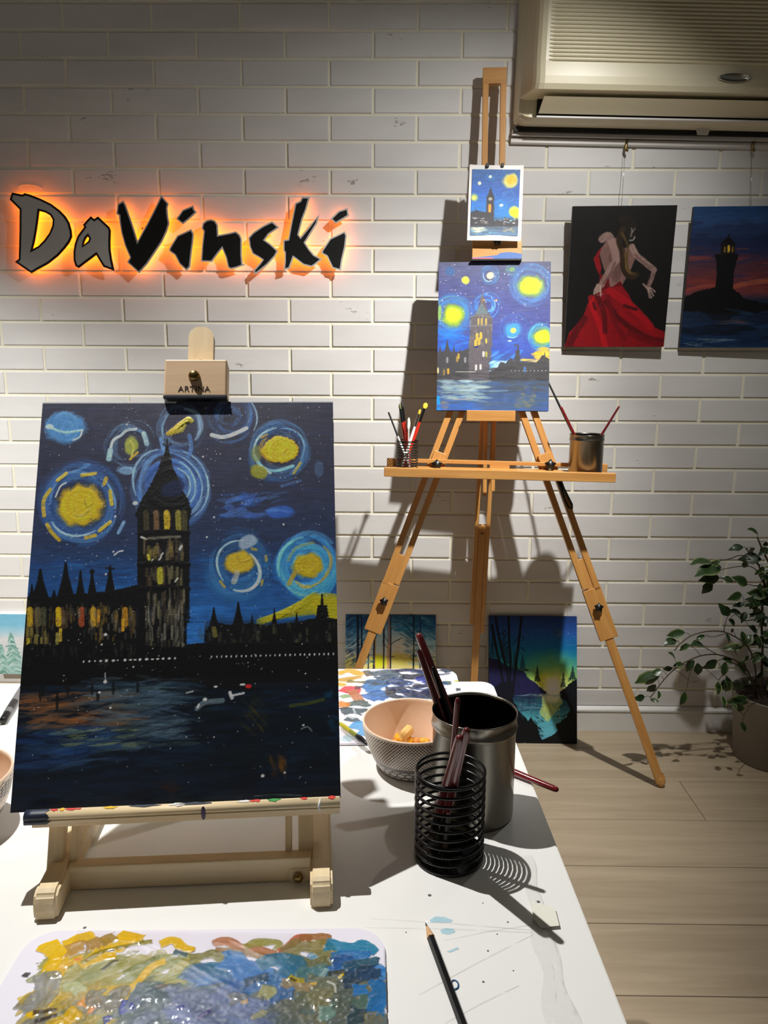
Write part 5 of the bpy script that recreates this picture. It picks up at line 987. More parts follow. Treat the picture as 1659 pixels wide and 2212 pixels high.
tp = [at_z(u, v, ZT) for u, v in ((1148, 1955), (1166, 1958), (1198, 1967), (1208, 2006), (1170, 2010), (1152, 1990))]
tag(flat('tape_patch', tp[::-1], ZT+.0028, pbr('masking_tape', (236, 234, 220), .6, var=.06, vscale=80), None, .0003), 'square of cream masking tape near the right edge of the table', 'tape')

# ------------------------------------------------------------------ tabletop easel
def build_table_easel():
    t = thing('tabletop_easel', 'small pale pine tabletop easel holding the large dark canvas', 'easel', (-0.19, -1.6, ZT))
    W = M_PINE; P = lambda a, b, c: B1+U1*a+V1*b+N1*c
    # mast with rounded top and slot
    m0, m1, top = -.0135, .0135, .497; ac = .1565
    prof = [(m0, .08), (m1, .08)]+[(m1, top-.010)]+[(x, y) for x, y in ((.0115, top-.005), (.007, top-.0012), (.003, top), (-.003, top), (-.007, top-.0012), (-.0115, top-.005))]+[(m0, top-.010)]
    slot = [(-.003, .12), (.003, .12)]+[(.003*math.cos(x), top-.042+.003*math.sin(x)) for x in np.linspace(0, math.pi, 7)]
    bm = prism(prof, -.0335, -.0195, [slot]); M = frame(P(ac, 0, 0), U1, V1, N1)
    # grain of the mast runs along its length
    R90 = Matrix.Rotation(math.pi/2, 4, 'Z'); bm.transform(R90.inverted()); obj('mast', bm, W, t, M @ R90)
    # top clamp block with dark painted underside and knob
    o = obj('top_clamp', bm_box(.123, .188, .4045, .4465, -.0195, .0040, .0016, 2), M_PINEK, t, frame(B1, U1, V1, N1))
    obj('painted_underside', bm_box(.1226, .1884, .4020, .4062, -.0200, .0044, .001), pbr('navy_dried_paint', (22, 28, 44), .5, var=.4, vscale=120), t, frame(B1, U1, V1, N1), 'underside stained with dark blue paint')
    K = frame(P(.1540, .4275, .0040), U1, V1, N1)
    obj('brass_knob', lathe([(.0060, 0), (.0060, .0008), (.0054, .0026), (.0040, .0042), (.0022, .0050), (0, .0052)], 24), M_BRASS, t, K)
    cu = bpy.data.curves.new('maker_word', 'FONT'); cu.body = 'ARTINA'; cu.size = .0088; cu.align_x = 'CENTER'; cu.extrude = .00025; cu.space_character = 1.08
    tmp = bpy.data.objects.new('tmp', cu); COL.objects.link(tmp); dg = bpy.context.evaluated_depsgraph_get(); me = bpy.data.meshes.new_from_object(tmp.evaluated_get(dg)); bpy.data.objects.remove(tmp)
    obj('burned_lettering', me, pbr('burned_wood', (52, 30, 18), .7), t, frame(P(.1545, .4098, .0041), U1, V1, N1))
    # canvas rail with a rounded nose
    bm = bmesh.new(); pr_ = [(-.030, -.0150), (-.030, -.0200), (-.006, -.0200), (-.006, -.0072), (.0090, -.0072), (.0106, -.0062), (.0109, -.0035), (.0101, -.0026), (.0109, -.0010), (.0101, .0016), (.0078, .0032), (.0045, .0037), (.0016, .0030), (.0010, -.0010)]
    L = .2835; rings = [[bm.verts.new((x, -c, b)) for c, b in pr_] for x in (0, L)]
    for k in range(len(pr_)): f = bm.faces.new((rings[0][k], rings[0][(k+1) % len(pr_)], rings[1][(k+1) % len(pr_)], rings[1][k])); f.smooth = 7 < k < 11
    bm.faces.new(rings[0][::-1]); bm.faces.new(rings[1]); bmesh.ops.recalc_face_normals(bm, faces=list(bm.faces))
    # rail frame: local X along the rail, Y outwards (horizontal), Z up
    out = norm(np.cross(U1, [0, 0, 1.0])); RM = frame(P(.0155, 0, 0), U1, -out, (0, 0, 1))
    rail = obj('canvas_rail', bm, W, t, RM)
    rng = random.Random(8); PC = {'navy': (34, 44, 62), 'red': (210, 60, 50), 'yellow': (226, 180, 40), 'green': (60, 150, 70), 'white': (226, 224, 220), 'violet': (74, 60, 100)}
    MP = {k: pbr('rail_paint_'+k, v, .45) for k, v in PC.items()}
    def splat(x, w, d, col):
        pts = [(x+w*.5*math.cos(a)*(.6+.7*rng.random()), d*.5*math.sin(a)*(.5+.8*rng.random())) for a in np.linspace(0, 2*math.pi, 12, endpoint=False)]
        obj('paint_splatter', prism(pts, 0, .0005), MP[col], rail, RM @ Matrix.Translation((0, -.0045, .0035)))
    for x, w, d, c in ((.025, .009, .004, 'red'), (.032, .005, .005, 'yellow'), (.039, .010, .004, 'red'), (.046, .006, .003, 'red'), (.075, .012, .004, 'yellow'), (.105, .03, .004, 'navy'), (.135, .014, .005, 'white'), (.150, .03, .004, 'navy'), (.195, .012, .004, 'white'), (.205, .01, .004, 'red'), (.222, .012, .006, 'green'), (.250, .006, .004, 'red'), (.276, .006, .006, 'red')): splat(x, w, d, c)
    bm = bmesh.new(); pe = [(-.0058, -.0076), (.0093, -.0076), (.0111, -.0064), (.0113, -.0033), (.0106, -.0026), (.0113, -.0010), (.0105, .0020), (.0080, .0036), (.0045, .0041), (.0018, .0034)]
    xs = [-.0004, .006, .012, .018]; rr = [[bm.verts.new((x if x < .017 else .017+.007*rng.random(), -c, b)) for c, b in pe] for x in xs]
    for p, q in zip(rr, rr[1:]):
        for k in range(len(pe)-1): bm.faces.new((p[k], p[k+1], q[k+1], q[k])).smooth = True
    bm.faces.new(rr[0]); bmesh.ops.recalc_face_normals(bm, faces=list(bm.faces)); obj('navy_paint_coat', bm, MP['navy'], rail, RM, 'left end coated in navy paint')
    bm = lathe([(0, .0012), (.002, .0010), (.0032, 0)], 10); bm.transform(Matrix.Diagonal((.8, 1, 2.4, 1)) if False else Matrix.Diagonal((.7, 2.2, 1, 1))); obj('paint_drip', bm, MP['violet'], rail, RM @ Matrix.Translation((.1585, -.0107, -.0025)) @ Matrix.Rotation(math.pi/2, 4, 'X'))
    obj('paint_drip', tube([(.2655, -.0060, .0040), (.2645, -.0106, .0015), (.2640, -.0112, -.002), (.2650, -.0108, -.0065)], [.0006, .0012, .0014, .0006], 8), MP['white'], rail, RM)
    # base: two runners, cross bars, uprights hinged on bolts
    xs = (-.2945, -.0612); RU = norm([U1[0], U1[1], 0]); RF = np.array([-RU[1], RU[0], 0])
    fr = [np.array([-.3010, -1.6935, ZT]), np.array([-.0600, -1.6735, ZT])]
    for i, f in enumerate(fr):
        pts = [(0, 0), (.20, 0), (.20, .0255), (.010, .0255), (.004, .0225), (.0008, .016), (0, .010)]
        bm = prism(pts, -.0102, .0102); e = [e for e in bm.edges if e.is_manifold and e.calc_face_angle(0) > .6]; bmesh.ops.bevel(bm, geom=e, offset=.0025, segments=3, affect='EDGES')
        obj('runner', bm, W, t, frame(f+RF*.0, RF, (0, 0, 1), np.cross(RF, [0, 0, 1.0])))
        s = 1 if i == 0 else -1; inn = f+RU*s*.0105
        # upright in the plane of the canvas, behind it
        a = .034 if i == 0 else .2665; up0 = f+RF*.040+RU*s*.012+np.array([0, 0, .020]); 
        upd = norm(V1); st = P(a, 0, -.031)
        bar('upright', st+V1*-.058, st+V1*.30, .0145, .011, U1, W, t)
        bar('upright', st+V1*-.050+U1*s*.0165, st+V1*.30+U1*s*.0165, .0065, .011, U1, W, t)
        hinge = st+V1*-.062; hb = bm_box(-.012, .012, -.008, .008, -.007, .007, .003, 2); obj('hinge_block', hb, W, t, frame(hinge+U1*s*.004+np.array([0, -.004, -.004]), U1, (0, 0, 1), -np.cross(U1, [0, 0, 1.0])*-1))
        obj('bolt', lathe([(.0048, 0), (.0048, .003), (.0036, .0045), (0, .0048)], 6), M_BRASS, t, frame(hinge+U1*s*.007+out*.0085+np.array([0, -.004, -.004]), U1, (0, 0, 1), out))
    bar('front_crossbar', fr[0]+RF*.046+RU*.0085+np.array([0, 0, .0125]), fr[1]+RF*.046-RU*.0085+np.array([0, 0, .0125]), .0245, .013, (0, 0, 1), W, t)
    bar('rear_crossbar', fr[0]+RF*.185+RU*.0085+np.array([0, 0, .0125]), fr[1]+RF*.185-RU*.0085+np.array([0, 0, .0125]), .0245, .013, (0, 0, 1), W, t)
    for s in (-1, 1): bar('rear_strut', P(.15+s*.045, .30, -.040), P(.15+s*.045, .30, -.040)*np.array([1, 0, 0])+np.array([0, -1.500, ZT+.020]), .012, .010, U1, W, t)
    bar('mast_crossbar', P(.030, .285, -.0415), P(.272, .285, -.0415), .022, .010, V1, W, t)
build_table_easel()

# ------------------------------------------------------------------ vessels
def steel_can(c, r, h, label, flip=1):
    t = thing('steel_canister', label, 'canister', tuple(c))
    pr_ = [(0, .0015), (r*.93, .0015), (r*.965, 0), (r*.98, .003), (r*.98, h*.845), (r*1.004, h*.855), (r*1.016, h*.872), (r*1.004, h*.889), (r*.992, h*.90), (r*.992, h*.978), (r*1.008, h*.986), (r*1.010, h*.995), (r*1.0, h), (r*.980, h*.990), (r*.968, h*.975)]
    obj('can_wall', lathe(pr_, 64), M_STEEL, t, Matrix.Translation(Vector(c)))
    obj('can_inside', lathe([(r*.968, h*.975), (r*.965, h*.90), (r*.955, h*.85), (r*.955, .004), (0, .004)], 48), M_STEELIN, t, Matrix.Translation(Vector(c)))
    return t
CAN1 = np.array([0.0911, -1.5143, ZT]); steel_can(CAN1, .0454, .1184, 'large steel canister of brushes on the white table behind the coil cup')
def coil_cup(c, r, h, turns, wr, label):
    t = thing('coil_brush_cup', label, 'brush cup', tuple(c)); n = 26
    def ringpts(z, k=48): return [(r*math.cos(2*math.pi*i/k), r*math.sin(2*math.pi*i/k), z) for i in range(k)]
    pts = []
    for i in range(int(turns*n)+1):
        f = i/(turns*n); a = 2*math.pi*i/n-1.9; rr = r if f < .985 else r*(1-.0*(f-.985)); pts.append((rr*math.cos(a), rr*math.sin(a), wr*1.6+(h-wr*2.6)*min(1, f*1.0)))
    T = Matrix.Translation(Vector(c))
    obj('wire_coil', tube(pts, wr, 8), M_BLACKW, t, T)
    bm = tube(ringpts(h-wr), wr, 8, closed=True); obj('top_ring', bm, M_BLACKW, t, T)
    obj('base_plate', lathe([(0, .0004), (r*1.0, .0004), (r*1.03, .0015), (r*1.03, .0035), (r*.98, .0042), (0, .0036)], 48), M_BLACKW, t, T)
    return t
CUP1 = np.array([0.0596, -1.5956, ZT]); coil_cup(CUP1, .0335, .0950, 10.3, .0015, 'black wire coil brush cup on the white table in front of the steel canister')
# on the easel tray
tray_at = lambda u, v, dep: at_y(u, v, dep)
zt_ = lambda x: TZ0[2]+(TZ1[2]-TZ0[2])*(x-TZ0[0])/(TZ1[0]-TZ0[0])-.0060
c = at_y(1266, 1010, -.272); CAN2 = np.array([c[0], -.264, zt_(c[0])]); steel_can(CAN2, .0445, .1110, 'steel canister of red brushes on the right end of the easel tray')
c = at_y(879, 1005, -.235); CUP2 = np.array([c[0], -.244, zt_(c[0])]); coil_cup(CUP2, .0285, .0850, 11.5, .0014, 'black wire coil brush cup on the left end of the easel tray')

def dot_mat():
    N = NT('dotted_bowl_print'); b = N.b; b.inputs['Roughness'].default_value = .35
    at = N.n('ShaderNodeAttribute'); at.attribute_name = 'pigment'; N.l(at, 'Color', b, 'Base Color'); return N.m
M_BOWL = dot_mat(); M_BOWLIN = pbr('peach_bowl_glaze', (236, 206, 180), .35)
def bowl(c, label, detailed=True):
    R, h, rb = .0605, .0592, .0395; t = thing('bowl', label, 'bowl', tuple(c)); T = Matrix.Translation(Vector(c))
    # outer wall: fine grid carrying the printed dots and the grey scale band
    n, m = (720, 150) if detailed else (120, 30); th = np.arange(n+1)/n*2*math.pi; f = np.arange(m+1)/m
    r = rb+(R-rb)*(1-(1-f)**1.75)
    z = h*f; TH, F = np.meshgrid(th, f); RR = np.interp(F, f, r); col = np.zeros(TH.shape+(3,)); col[:] = lin((238, 220, 204))
    rows = 17; v = (F-.36)/.60*rows; ri = np.floor(v); uu = TH/(2*math.pi)*92+.5*(ri % 2); du = (uu % 1)-.5; dv = (v % 1)-.5
    arcw = 2*math.pi*RR/92; rowh = h*.60/rows*1.25; D = np.sqrt((du*arcw)**2+(dv*rowh)**2); m1 = (D < .00125) & (F > .36) & (F < .955); col[m1] = lin((42, 38, 40))
    band = F < .335; col[band] = lin((104, 98, 94)); v2 = F/.335*3.2; r2 = np.floor(v2); u2 = TH/(2*math.pi)*30+.5*(r2 % 2); D2 = np.sqrt((((u2 % 1)-.5)*1.0)**2+(((v2 % 1)-.5)*1.0)**2); col[band & (D2 < .42) & (v2 > .5) & (v2 < 2.4)] = lin((214, 208, 202)); col[(F > .335) & (F < .35)] = lin((60, 56, 54))
    co = np.stack([RR*np.cos(TH), RR*np.sin(TH), z[:, None]+0*TH], -1).reshape(-1, 3); idx = np.arange((n+1)*(m+1)).reshape(m+1, n+1)
    q = np.stack([idx[:-1, :-1], idx[:-1, 1:], idx[1:, 1:], idx[1:, :-1]], -1).reshape(-1, 4); me = bpy.data.meshes.new('bowl_wall'); nf = len(q)
    me.vertices.add(len(co)); me.vertices.foreach_set('co', co.astype(np.float32).ravel()); me.loops.add(nf*4); me.loops.foreach_set('vertex_index', q.astype(np.int32).ravel())
    me.polygons.add(nf); me.polygons.foreach_set('loop_start', np.arange(0, nf*4, 4, dtype=np.int32)); me.polygons.foreach_set('loop_total', np.full(nf, 4, np.int32)); me.polygons.foreach_set('use_smooth', np.ones(nf, bool)); me.update(calc_edges=True)
    a = me.color_attributes.new('pigment', 'FLOAT_COLOR', 'POINT'); a.data.foreach_set('color', np.c_[col.reshape(-1, 3), np.ones(len(co))].astype(np.float32).ravel())
    obj('patterned_wall', me, M_BOWL, t, T)
    wl = .0026; ins = [(R, h), (R-.0004, h+.0010), (R-.0014, h+.0013), (R-wl, h+.0006)]+[(rb+(R-rb)*(1-(1-g)**1.75)-wl, h*g) for g in np.linspace(.95, .06, 16)]+[(0, .0032)]
    obj('inner_glaze', lathe(ins, 72), M_BOWLIN, t, T)
    obj('foot_disc', lathe([(0, .0002), (rb-.001, .0002), (rb, .0012), (0, .0014)], 48), pbr('grey_bowl_foot', (90, 86, 82), .5), t, T)
    return t
BOWL = np.array([0.0276, -1.4192, ZT]); bowl(BOWL, 'dotted peach bowl holding yellow snack pieces beside the steel canister')
bowl(np.array([-.3971-.0605, -1.5556, ZT]), 'dotted bowl cut off by the left edge of the photo', False)
def snacks():
    M1 = [pbr('golden_snack', (232, 164, 30), .5, var=.18, vscale=120, bump=.3, bscale=300), pbr('orange_snack', (206, 130, 44), .55, var=.2, vscale=120, bump=.3, bscale=300), pbr('pale_snack', (226, 184, 110), .6, var=.15, vscale=120, bump=.3, bscale=300)]
    L = [(828, 1590, .0125, 1, 'brown orange snack piece, leftmost in the bowl'), (843, 1589, .013, 1, 'long orange snack piece, second from the left in the bowl'), (851, 1582, .017, 0, 'bright yellow snack piece high on the left of the heap'), (862, 1595, .013, 1, 'orange snack piece in front of the heap'), (857, 1583, .016, 2, 'tan snack piece between the yellow and the barrel pieces'), (877, 1581, .024, 2, 'pale barrel shaped snack piece on top of the heap'), (882, 1594, .013, 0, 'large golden snack piece in front of the pale barrel piece'), (906, 1594, .012, 1, 'amber snack piece right of the golden one'), (921, 1597, .013, 0, 'yellow snack piece nearest the steel canister')]
    for k, (u, v, dz, mi, lab) in enumerate(L):
        p = at_z(u, v+2, ZT+dz); d = p[:2]-BOWL[:2]; rr = np.linalg.norm(d); mx = .034+.2*max(0, dz-.012)
        if rr > mx: p[:2] = BOWL[:2]+d/rr*mx
        bm = bmesh.new(); s = .0076; bmesh.ops.create_cone(bm, cap_ends=True, segments=9, radius1=s*.95, radius2=s*.85, depth=s*(2.6 if mi == 2 and k == 5 else 1.9)); bmesh.ops.bevel(bm, geom=list(bm.edges), offset=.0016, segments=3, affect='EDGES')
        rng = random.Random(k)
        for w in bm.verts: w.co *= 1+rng.uniform(-.03, .03)
        for f in bm.faces: f.smooth = True
        o = obj('snack_piece', bm, M1[mi], None, Matrix.Translation(Vector(p)) @ Matrix.Rotation(rng.uniform(.9, 1.6), 4, (math.cos(k*1.7), math.sin(k*1.7), 0)))
        tag(o, lab, 'snack', 'snack pieces in the bowl')
snacks()

# ------------------------------------------------------------------ brushes, pencils
def brush(label, tail, head, r, mat, ferr=None, bris=None, fl=.16, bl=.09, group=None, fmat=None, flat_=1.0, cat='paintbrush', mid=1.35):
    """tail = free end of the handle, head = bristle end"""
    tail, head = np.asarray(tail, float), np.asarray(head, float); L = np.linalg.norm(head-tail); x = (head-tail)/L
    t = thing('paintbrush', label, cat, tuple((tail+head)/2), group)
    a = norm(np.cross(x, [0, 1, .1])); b = np.cross(x, a); M = frame(tail, a, b, x); e = L*(1-fl-bl)
    obj('handle', lathe([(0, -.0004), (r*.5, .0003), (r*.8, .0018), (r*.95, .006), (r*1.0, e*.3), (r*mid, e*.62), (r*1.25, e*.8), (r*.95, e)], 16), mat, t, M)
    bm = lathe([(r*.98, e-.001), (r*1.06, e+.002), (r*1.0, e+L*fl*.5), (r*1.05, e+L*fl)], 16); obj('ferrule', bm, fmat or M_CHROME, t, M)
    bm = lathe([(r*.98, e+L*fl-.001), (r*1.15, e+L*fl+L*bl*.4), (r*.9, e+L*fl+L*bl*.8), (r*.1, L)], 16)
    if flat_ != 1.0:
        for w in bm.verts: 
            if w.co.z > e+L*fl: w.co.x *= flat_; w.co.y *= .5
    obj('bristles', bm, bris or pbr('brown_bristle', (70, 48, 30), .7), t, M)
    return t
M_BLKF = pbr('black_ferrule', (16, 16, 18), .3); M_YB = pbr('yellow_bristle', (226, 186, 40), .6, var=.15, vscale=300); M_OB = pbr('olive_bristle', (96, 100, 60), .6); M_DB = pbr('dark_bristle', (50, 44, 36), .7)
z0 = ZT
# handles standing in the large canister
brush('thick maroon brush handle leaning left out of the large steel canister', at_y(903, 1368, -1.468), CAN1+np.array([.012, .016, .012]), .0046, M_MAROON, mid=1.2)
brush('thinner maroon brush handle, the lower one leaning out of the large steel canister', at_y(904, 1403, -1.480), CAN1+np.array([-.002, .006, .012]), .0036, M_MAROON, mid=1.2, fmat=M_BRASS)
brush('slim dark brush between the two maroon handles in the large steel canister', at_y(934, 1440, -1.478), CAN1+np.array([.006, -.004, .012]), .0024, M_BLACKW, fmat=M_BRASS)
# handles standing in the coil cup on the table
brush('slim maroon brush handle standing tallest in the table coil cup', at_y(989, 1507, -1.606), CUP1+np.array([-.004, -.004, .008]), .0028, M_MAROON, fmat=M_BLKF, mid=1.2)
brush('stout maroon brush handle on the right in the table coil cup', at_y(1009, 1574, -1.664), CUP1+np.array([-.006, .020, .008]), .0037, M_MAROON, fmat=M_BLKF, mid=1.15)
brush('stout maroon brush handle on the left in the table coil cup', at_y(994, 1590, -1.660), CUP1+np.array([-.016, .018, .008]), .0040, M_MAROON, fmat=M_BLKF, mid=1.15)
# on the table
p, q = at_z(1206, 1707, ZT+.0052), at_z(1112, 1669, ZT+.0052); d = norm(q-p); brush('shiny red brush lying behind the canister, its handle over the table edge', p, p+d*.155, .0038, M_RED, mid=1.25)
p, q = at_z(793, 1607, ZT+.013), at_z(733, 1562, ZT+.011); brush('dark brush loaded with yellow green paint lying on the far palette', p, p+norm(q-p)*.075, .0030, M_BLKF, bris=pbr('paint_loaded_bristle', (170, 160, 40), .4, var=.4, vscale=90), fl=.2, bl=.45, fmat=pbr('olive_paint', (120, 124, 40), .4, var=.4, vscale=100))
# in the tray cup
def tr(u, v, y): return at_y(u, v, y)
cb = lambda dx, dy: CUP2+np.array([dx, dy, .006])
brush('thin white handled detail brush leaning far left in the tray coil cup', cb(.010, -.010), tr(839, 890, -.228), .0024, M_WHITEP, bris=M_DB, fl=.38, bl=.03, fmat=M_LEAD, mid=1.2)
brush('red brush with olive tip, second from left in the tray coil cup', cb(.006, .006), tr(863, 872, -.215), .0032, M_RED2, bris=M_OB, fl=.2, bl=.08, fmat=M_BLKF, mid=1.1)
brush('red brush with fine pointed tip near the middle of the tray coil cup', cb(.010, .0), tr(868, 866, -.232), .0032, M_RED2, bris=M_DB, fl=.2, bl=.09, fmat=M_BLKF, mid=1.1)
brush('white handled brush with small yellow tip in the tray coil cup', cb(-.016, -.010), tr(908, 884, -.225), .0031, M_WHITEP, bris=M_YB, fl=.2, bl=.08, fmat=M_CHROME, mid=1.2)
brush('red brush with broad yellow flat tip leaning right in the tray coil cup', cb(-.010, .010), tr(921, 870, -.210), .0036, M_RED2, bris=M_YB, fl=.2, bl=.085, fmat=M_BLKF, flat_=1.7, mid=1.1)
def spatula():
    t = thing('palette_knife', 'white plastic palette knife standing in the middle of the tray coil cup', 'palette knife', tuple(CUP2))
    a = tr(883, 902, -.246); b = cb(.004, -.006); x = norm(b-a); s = norm(np.cross(x, [0, 1, 0])); M = frame(a, x, -s, np.cross(x, -s))
    obj('blade', prism([(0, -.0018), (.004, -.0032), (.014, -.0046), (.024, -.0040), (.031, -.0014), (.031, .0014), (.026, .0030), (.006, .0028), (0, .0012)], 0, .0012), M_WHITEP, t, M)
    obj('handle', bm_box(.030, np.linalg.norm(b-a), -.0016, .0016, -.0008, .0022, .0006), M_WHITEP, t, M)
spatula()
cb2 = lambda dx, dy: CAN2+np.array([dx, dy, .008])
brush('red brush handle leaning left out of the canister on the easel tray', tr(1211, 878, -.255), cb2(.020, -.005), .0037, M_RED, mid=1.1)
brush('long black and silver brush leaning behind the canvas from the tray canister', tr(1172, 800, -.146), cb2(.022, .022), .0026, M_BLKF, fmat=M_CHROME, mid=1.3)
brush('slim dark red brush handle leaning right out of the tray canister', tr(1338, 877, -.262), cb2(-.018, .002), .0029, M_MAROON, mid=1.2)
def pencil():
    a = at_z(919, 1993, ZT+.0042); b = at_z(1004, 2222, ZT+.0042); d = norm(b-a); L = .175
    t = thing('pencil', 'black hexagonal pencil with sharpened tip on the white table', 'pencil', tuple(a+d*L/2)); M = frame(a, norm(np.cross([0, 0, 1], d)), (0, 0, 1), d) if False else None
    y = norm(np.cross(d, [0, 0, 1.0])); M = frame(a, y, np.cross(d, y), d); r = .0037
    bm = lathe([(r, .0185), (r, L), (0, L)], 6)
    for f in bm.faces: f.smooth = False
    obj('hexagonal_body', bm, pbr('black_pencil_lacquer', (16, 18, 20), .25, coat=.4), t, M)
    obj('sharpened_wood', lathe([(.0010, .0050), (r*.97, .0180), (r*.9, .0188)], 18), pbr('pencil_cedar', (214, 168, 120), .6, var=.1, vscale=300), t, M)
    obj('lead_point', lathe([(0, 0), (.0004, .0006), (.00105, .0052)], 12), M_LEAD, t, M)
pencil()
def marker():
    a = at_z(6, 1558, ZT+.0058); b = at_z(44, 1496, ZT+.0058); d = norm(b-a); t = thing('marker_pen', 'grey marker pen with black end on the table beside the left canvas edge', 'marker', tuple(a))
    y = norm(np.cross(d, [0, 0, 1.0])); M = frame(a, y, np.cross(d, y), d)
    obj('black_end_plug', lathe([(0, 0), (.0042, .0004), (.0050, .002), (.0052, .022)], 20), M_BLACKP, t, M)
    obj('barrel', lathe([(.0052, .022), (.0055, .0225), (.0055, .130), (.003, .134), (0, .135)], 20), pbr('grey_marker_barrel', (112, 112, 114), .35), t, M)
    obj('printed_band', lathe([(.00555, .034), (.00555, .060)], 20), M_LEAD, t, M)
marker()

# ------------------------------------------------------------------ paint palettes
def palette(label, o, yaw, w, h, kind):
    u = np.array([math.cos(yaw), math.sin(yaw), 0]); v = np.array([-math.sin(yaw), math.cos(yaw), 0]); n = np.array([0, 0, 1.0]); O = np.array([o[0], o[1], ZT+.0004])
    t = thing('paint_palette', label, 'palette', tuple(O+u*w/2-v*h/2)); M = frame(O, u, v, n)
    bm = prism(rrect(0, w, -h, 0, .026, 8), 0, .0030); e = [e for e in bm.edges if e.is_manifold and e.calc_face_angle(0) > .9]; bmesh.ops.bevel(bm, geom=e, offset=.0008, segments=2, affect='EDGES')
    obj('palette_board', bm, pbr('lilac_white_plastic', (232, 228, 240), .3, var=.02), t, M)
    obj('board_underside', prism(rrect(.0008, w-.0008, -h+.0008, -.0008, .026, 8), -.0003, .0003), pbr('dark_palette_rim', (60, 54, 62), .5), t, M)
    cr = [px(O+u*a+v*b+n*.003) for a, b in ((0, 0), (w, 0), (w, -h), (0, -h))]
    A = (paint_palette_front if kind == 0 else paint_palette_back)(cr)
    Y, X = np.mgrid[0:A.h, 0:A.w]; X = (X+.5)/A.w*w; Y = (Y+.5)/A.h*h; r = .026; cx = np.clip(X, r, w-r); cy = np.clip(Y, r, h-r)
    mask = ((X-cx)**2+(Y-cy)**2 < (r-.001)**2) & (A.cov > .35)
    A.z *= (0.75+.5*A.n2)
    for _ in range(2): A.z[1:-1, 1:-1] = (A.z[1:-1, 1:-1]*2+A.z[:-2, 1:-1]+A.z[2:, 1:-1]+A.z[1:-1, :-2]+A.z[1:-1, 2:])/6
    art_obj('wet_paint', A, O+n*.0031, u, v, n, w, h, vcol('wet_acrylic', .2, 0, .3, .5), t, .00036, 0.82, mask.astype(int))
    return t, M, w, h
PO = at_z(42, 2011.5, ZT+.003); 
P1T = palette('paint palette smeared with yellow and blue, under film at the bottom of the photo', (-.3050, -1.7078), .0262, .3020, .225, 0)
P2T = palette('paint palette with dark blue, red and ochre paint behind the bowl', (-.2420, -1.1330), .0262, .3460, .245, 1)
def palette_film():
    """stretched cling film with tension folds, lying over the front palette"""
    O = np.array([-.2650, -1.7100, ZT+.0052]); rng = np.random.default_rng(12); n, m = 150, 150; w, h = .20, .15
    X, Y = np.meshgrid(np.linspace(0, w, n), np.linspace(0, -h, m)); d = np.array([.86, -.52]); s = -X*d[1]+Y*d[0]
    tab = np.convolve(rng.random(400), np.ones(2)/2, 'same'); tab2 = rng.random(60)
    k = (s+.3)/.0019; i = np.clip(k.astype(int), 0, 397); f = k-i; f = f*f*(3-2*f); a = tab[i]*(1-f)+tab[i+1]*f
    k2 = (s+.3)/.012; i2 = np.clip(k2.astype(int), 0, 58); f2 = k2-i2; f2 = f2*f2*(3-2*f2); b = tab2[i2]*(1-f2)+tab2[i2+1]*f2
    ed = np.clip(np.minimum(np.minimum(X, w-X)/.02, np.minimum(-Y, h+Y)/.012), 0, 1)
    Z = (.0016*a*np.clip(b*2-.7, 0, 1)+.0006*b)*ed
    bm = bmesh.new(); V = [[bm.verts.new(O+np.array([X[j, i_], Y[j, i_], Z[j, i_]])) for i_ in range(n)] for j in range(m)]
    for j in range(m-1):
        for i_ in range(n-1): bm.faces.new((V[j][i_], V[j+1][i_], V[j+1][i_+1], V[j][i_+1])).smooth = True
    o = obj('cling_film_sheet', bm, clear_film('taut_film', 0.07, .35)); tag(o, 'clear film stretched in shiny folds over the front paint palette', 'plastic film')
palette_film()

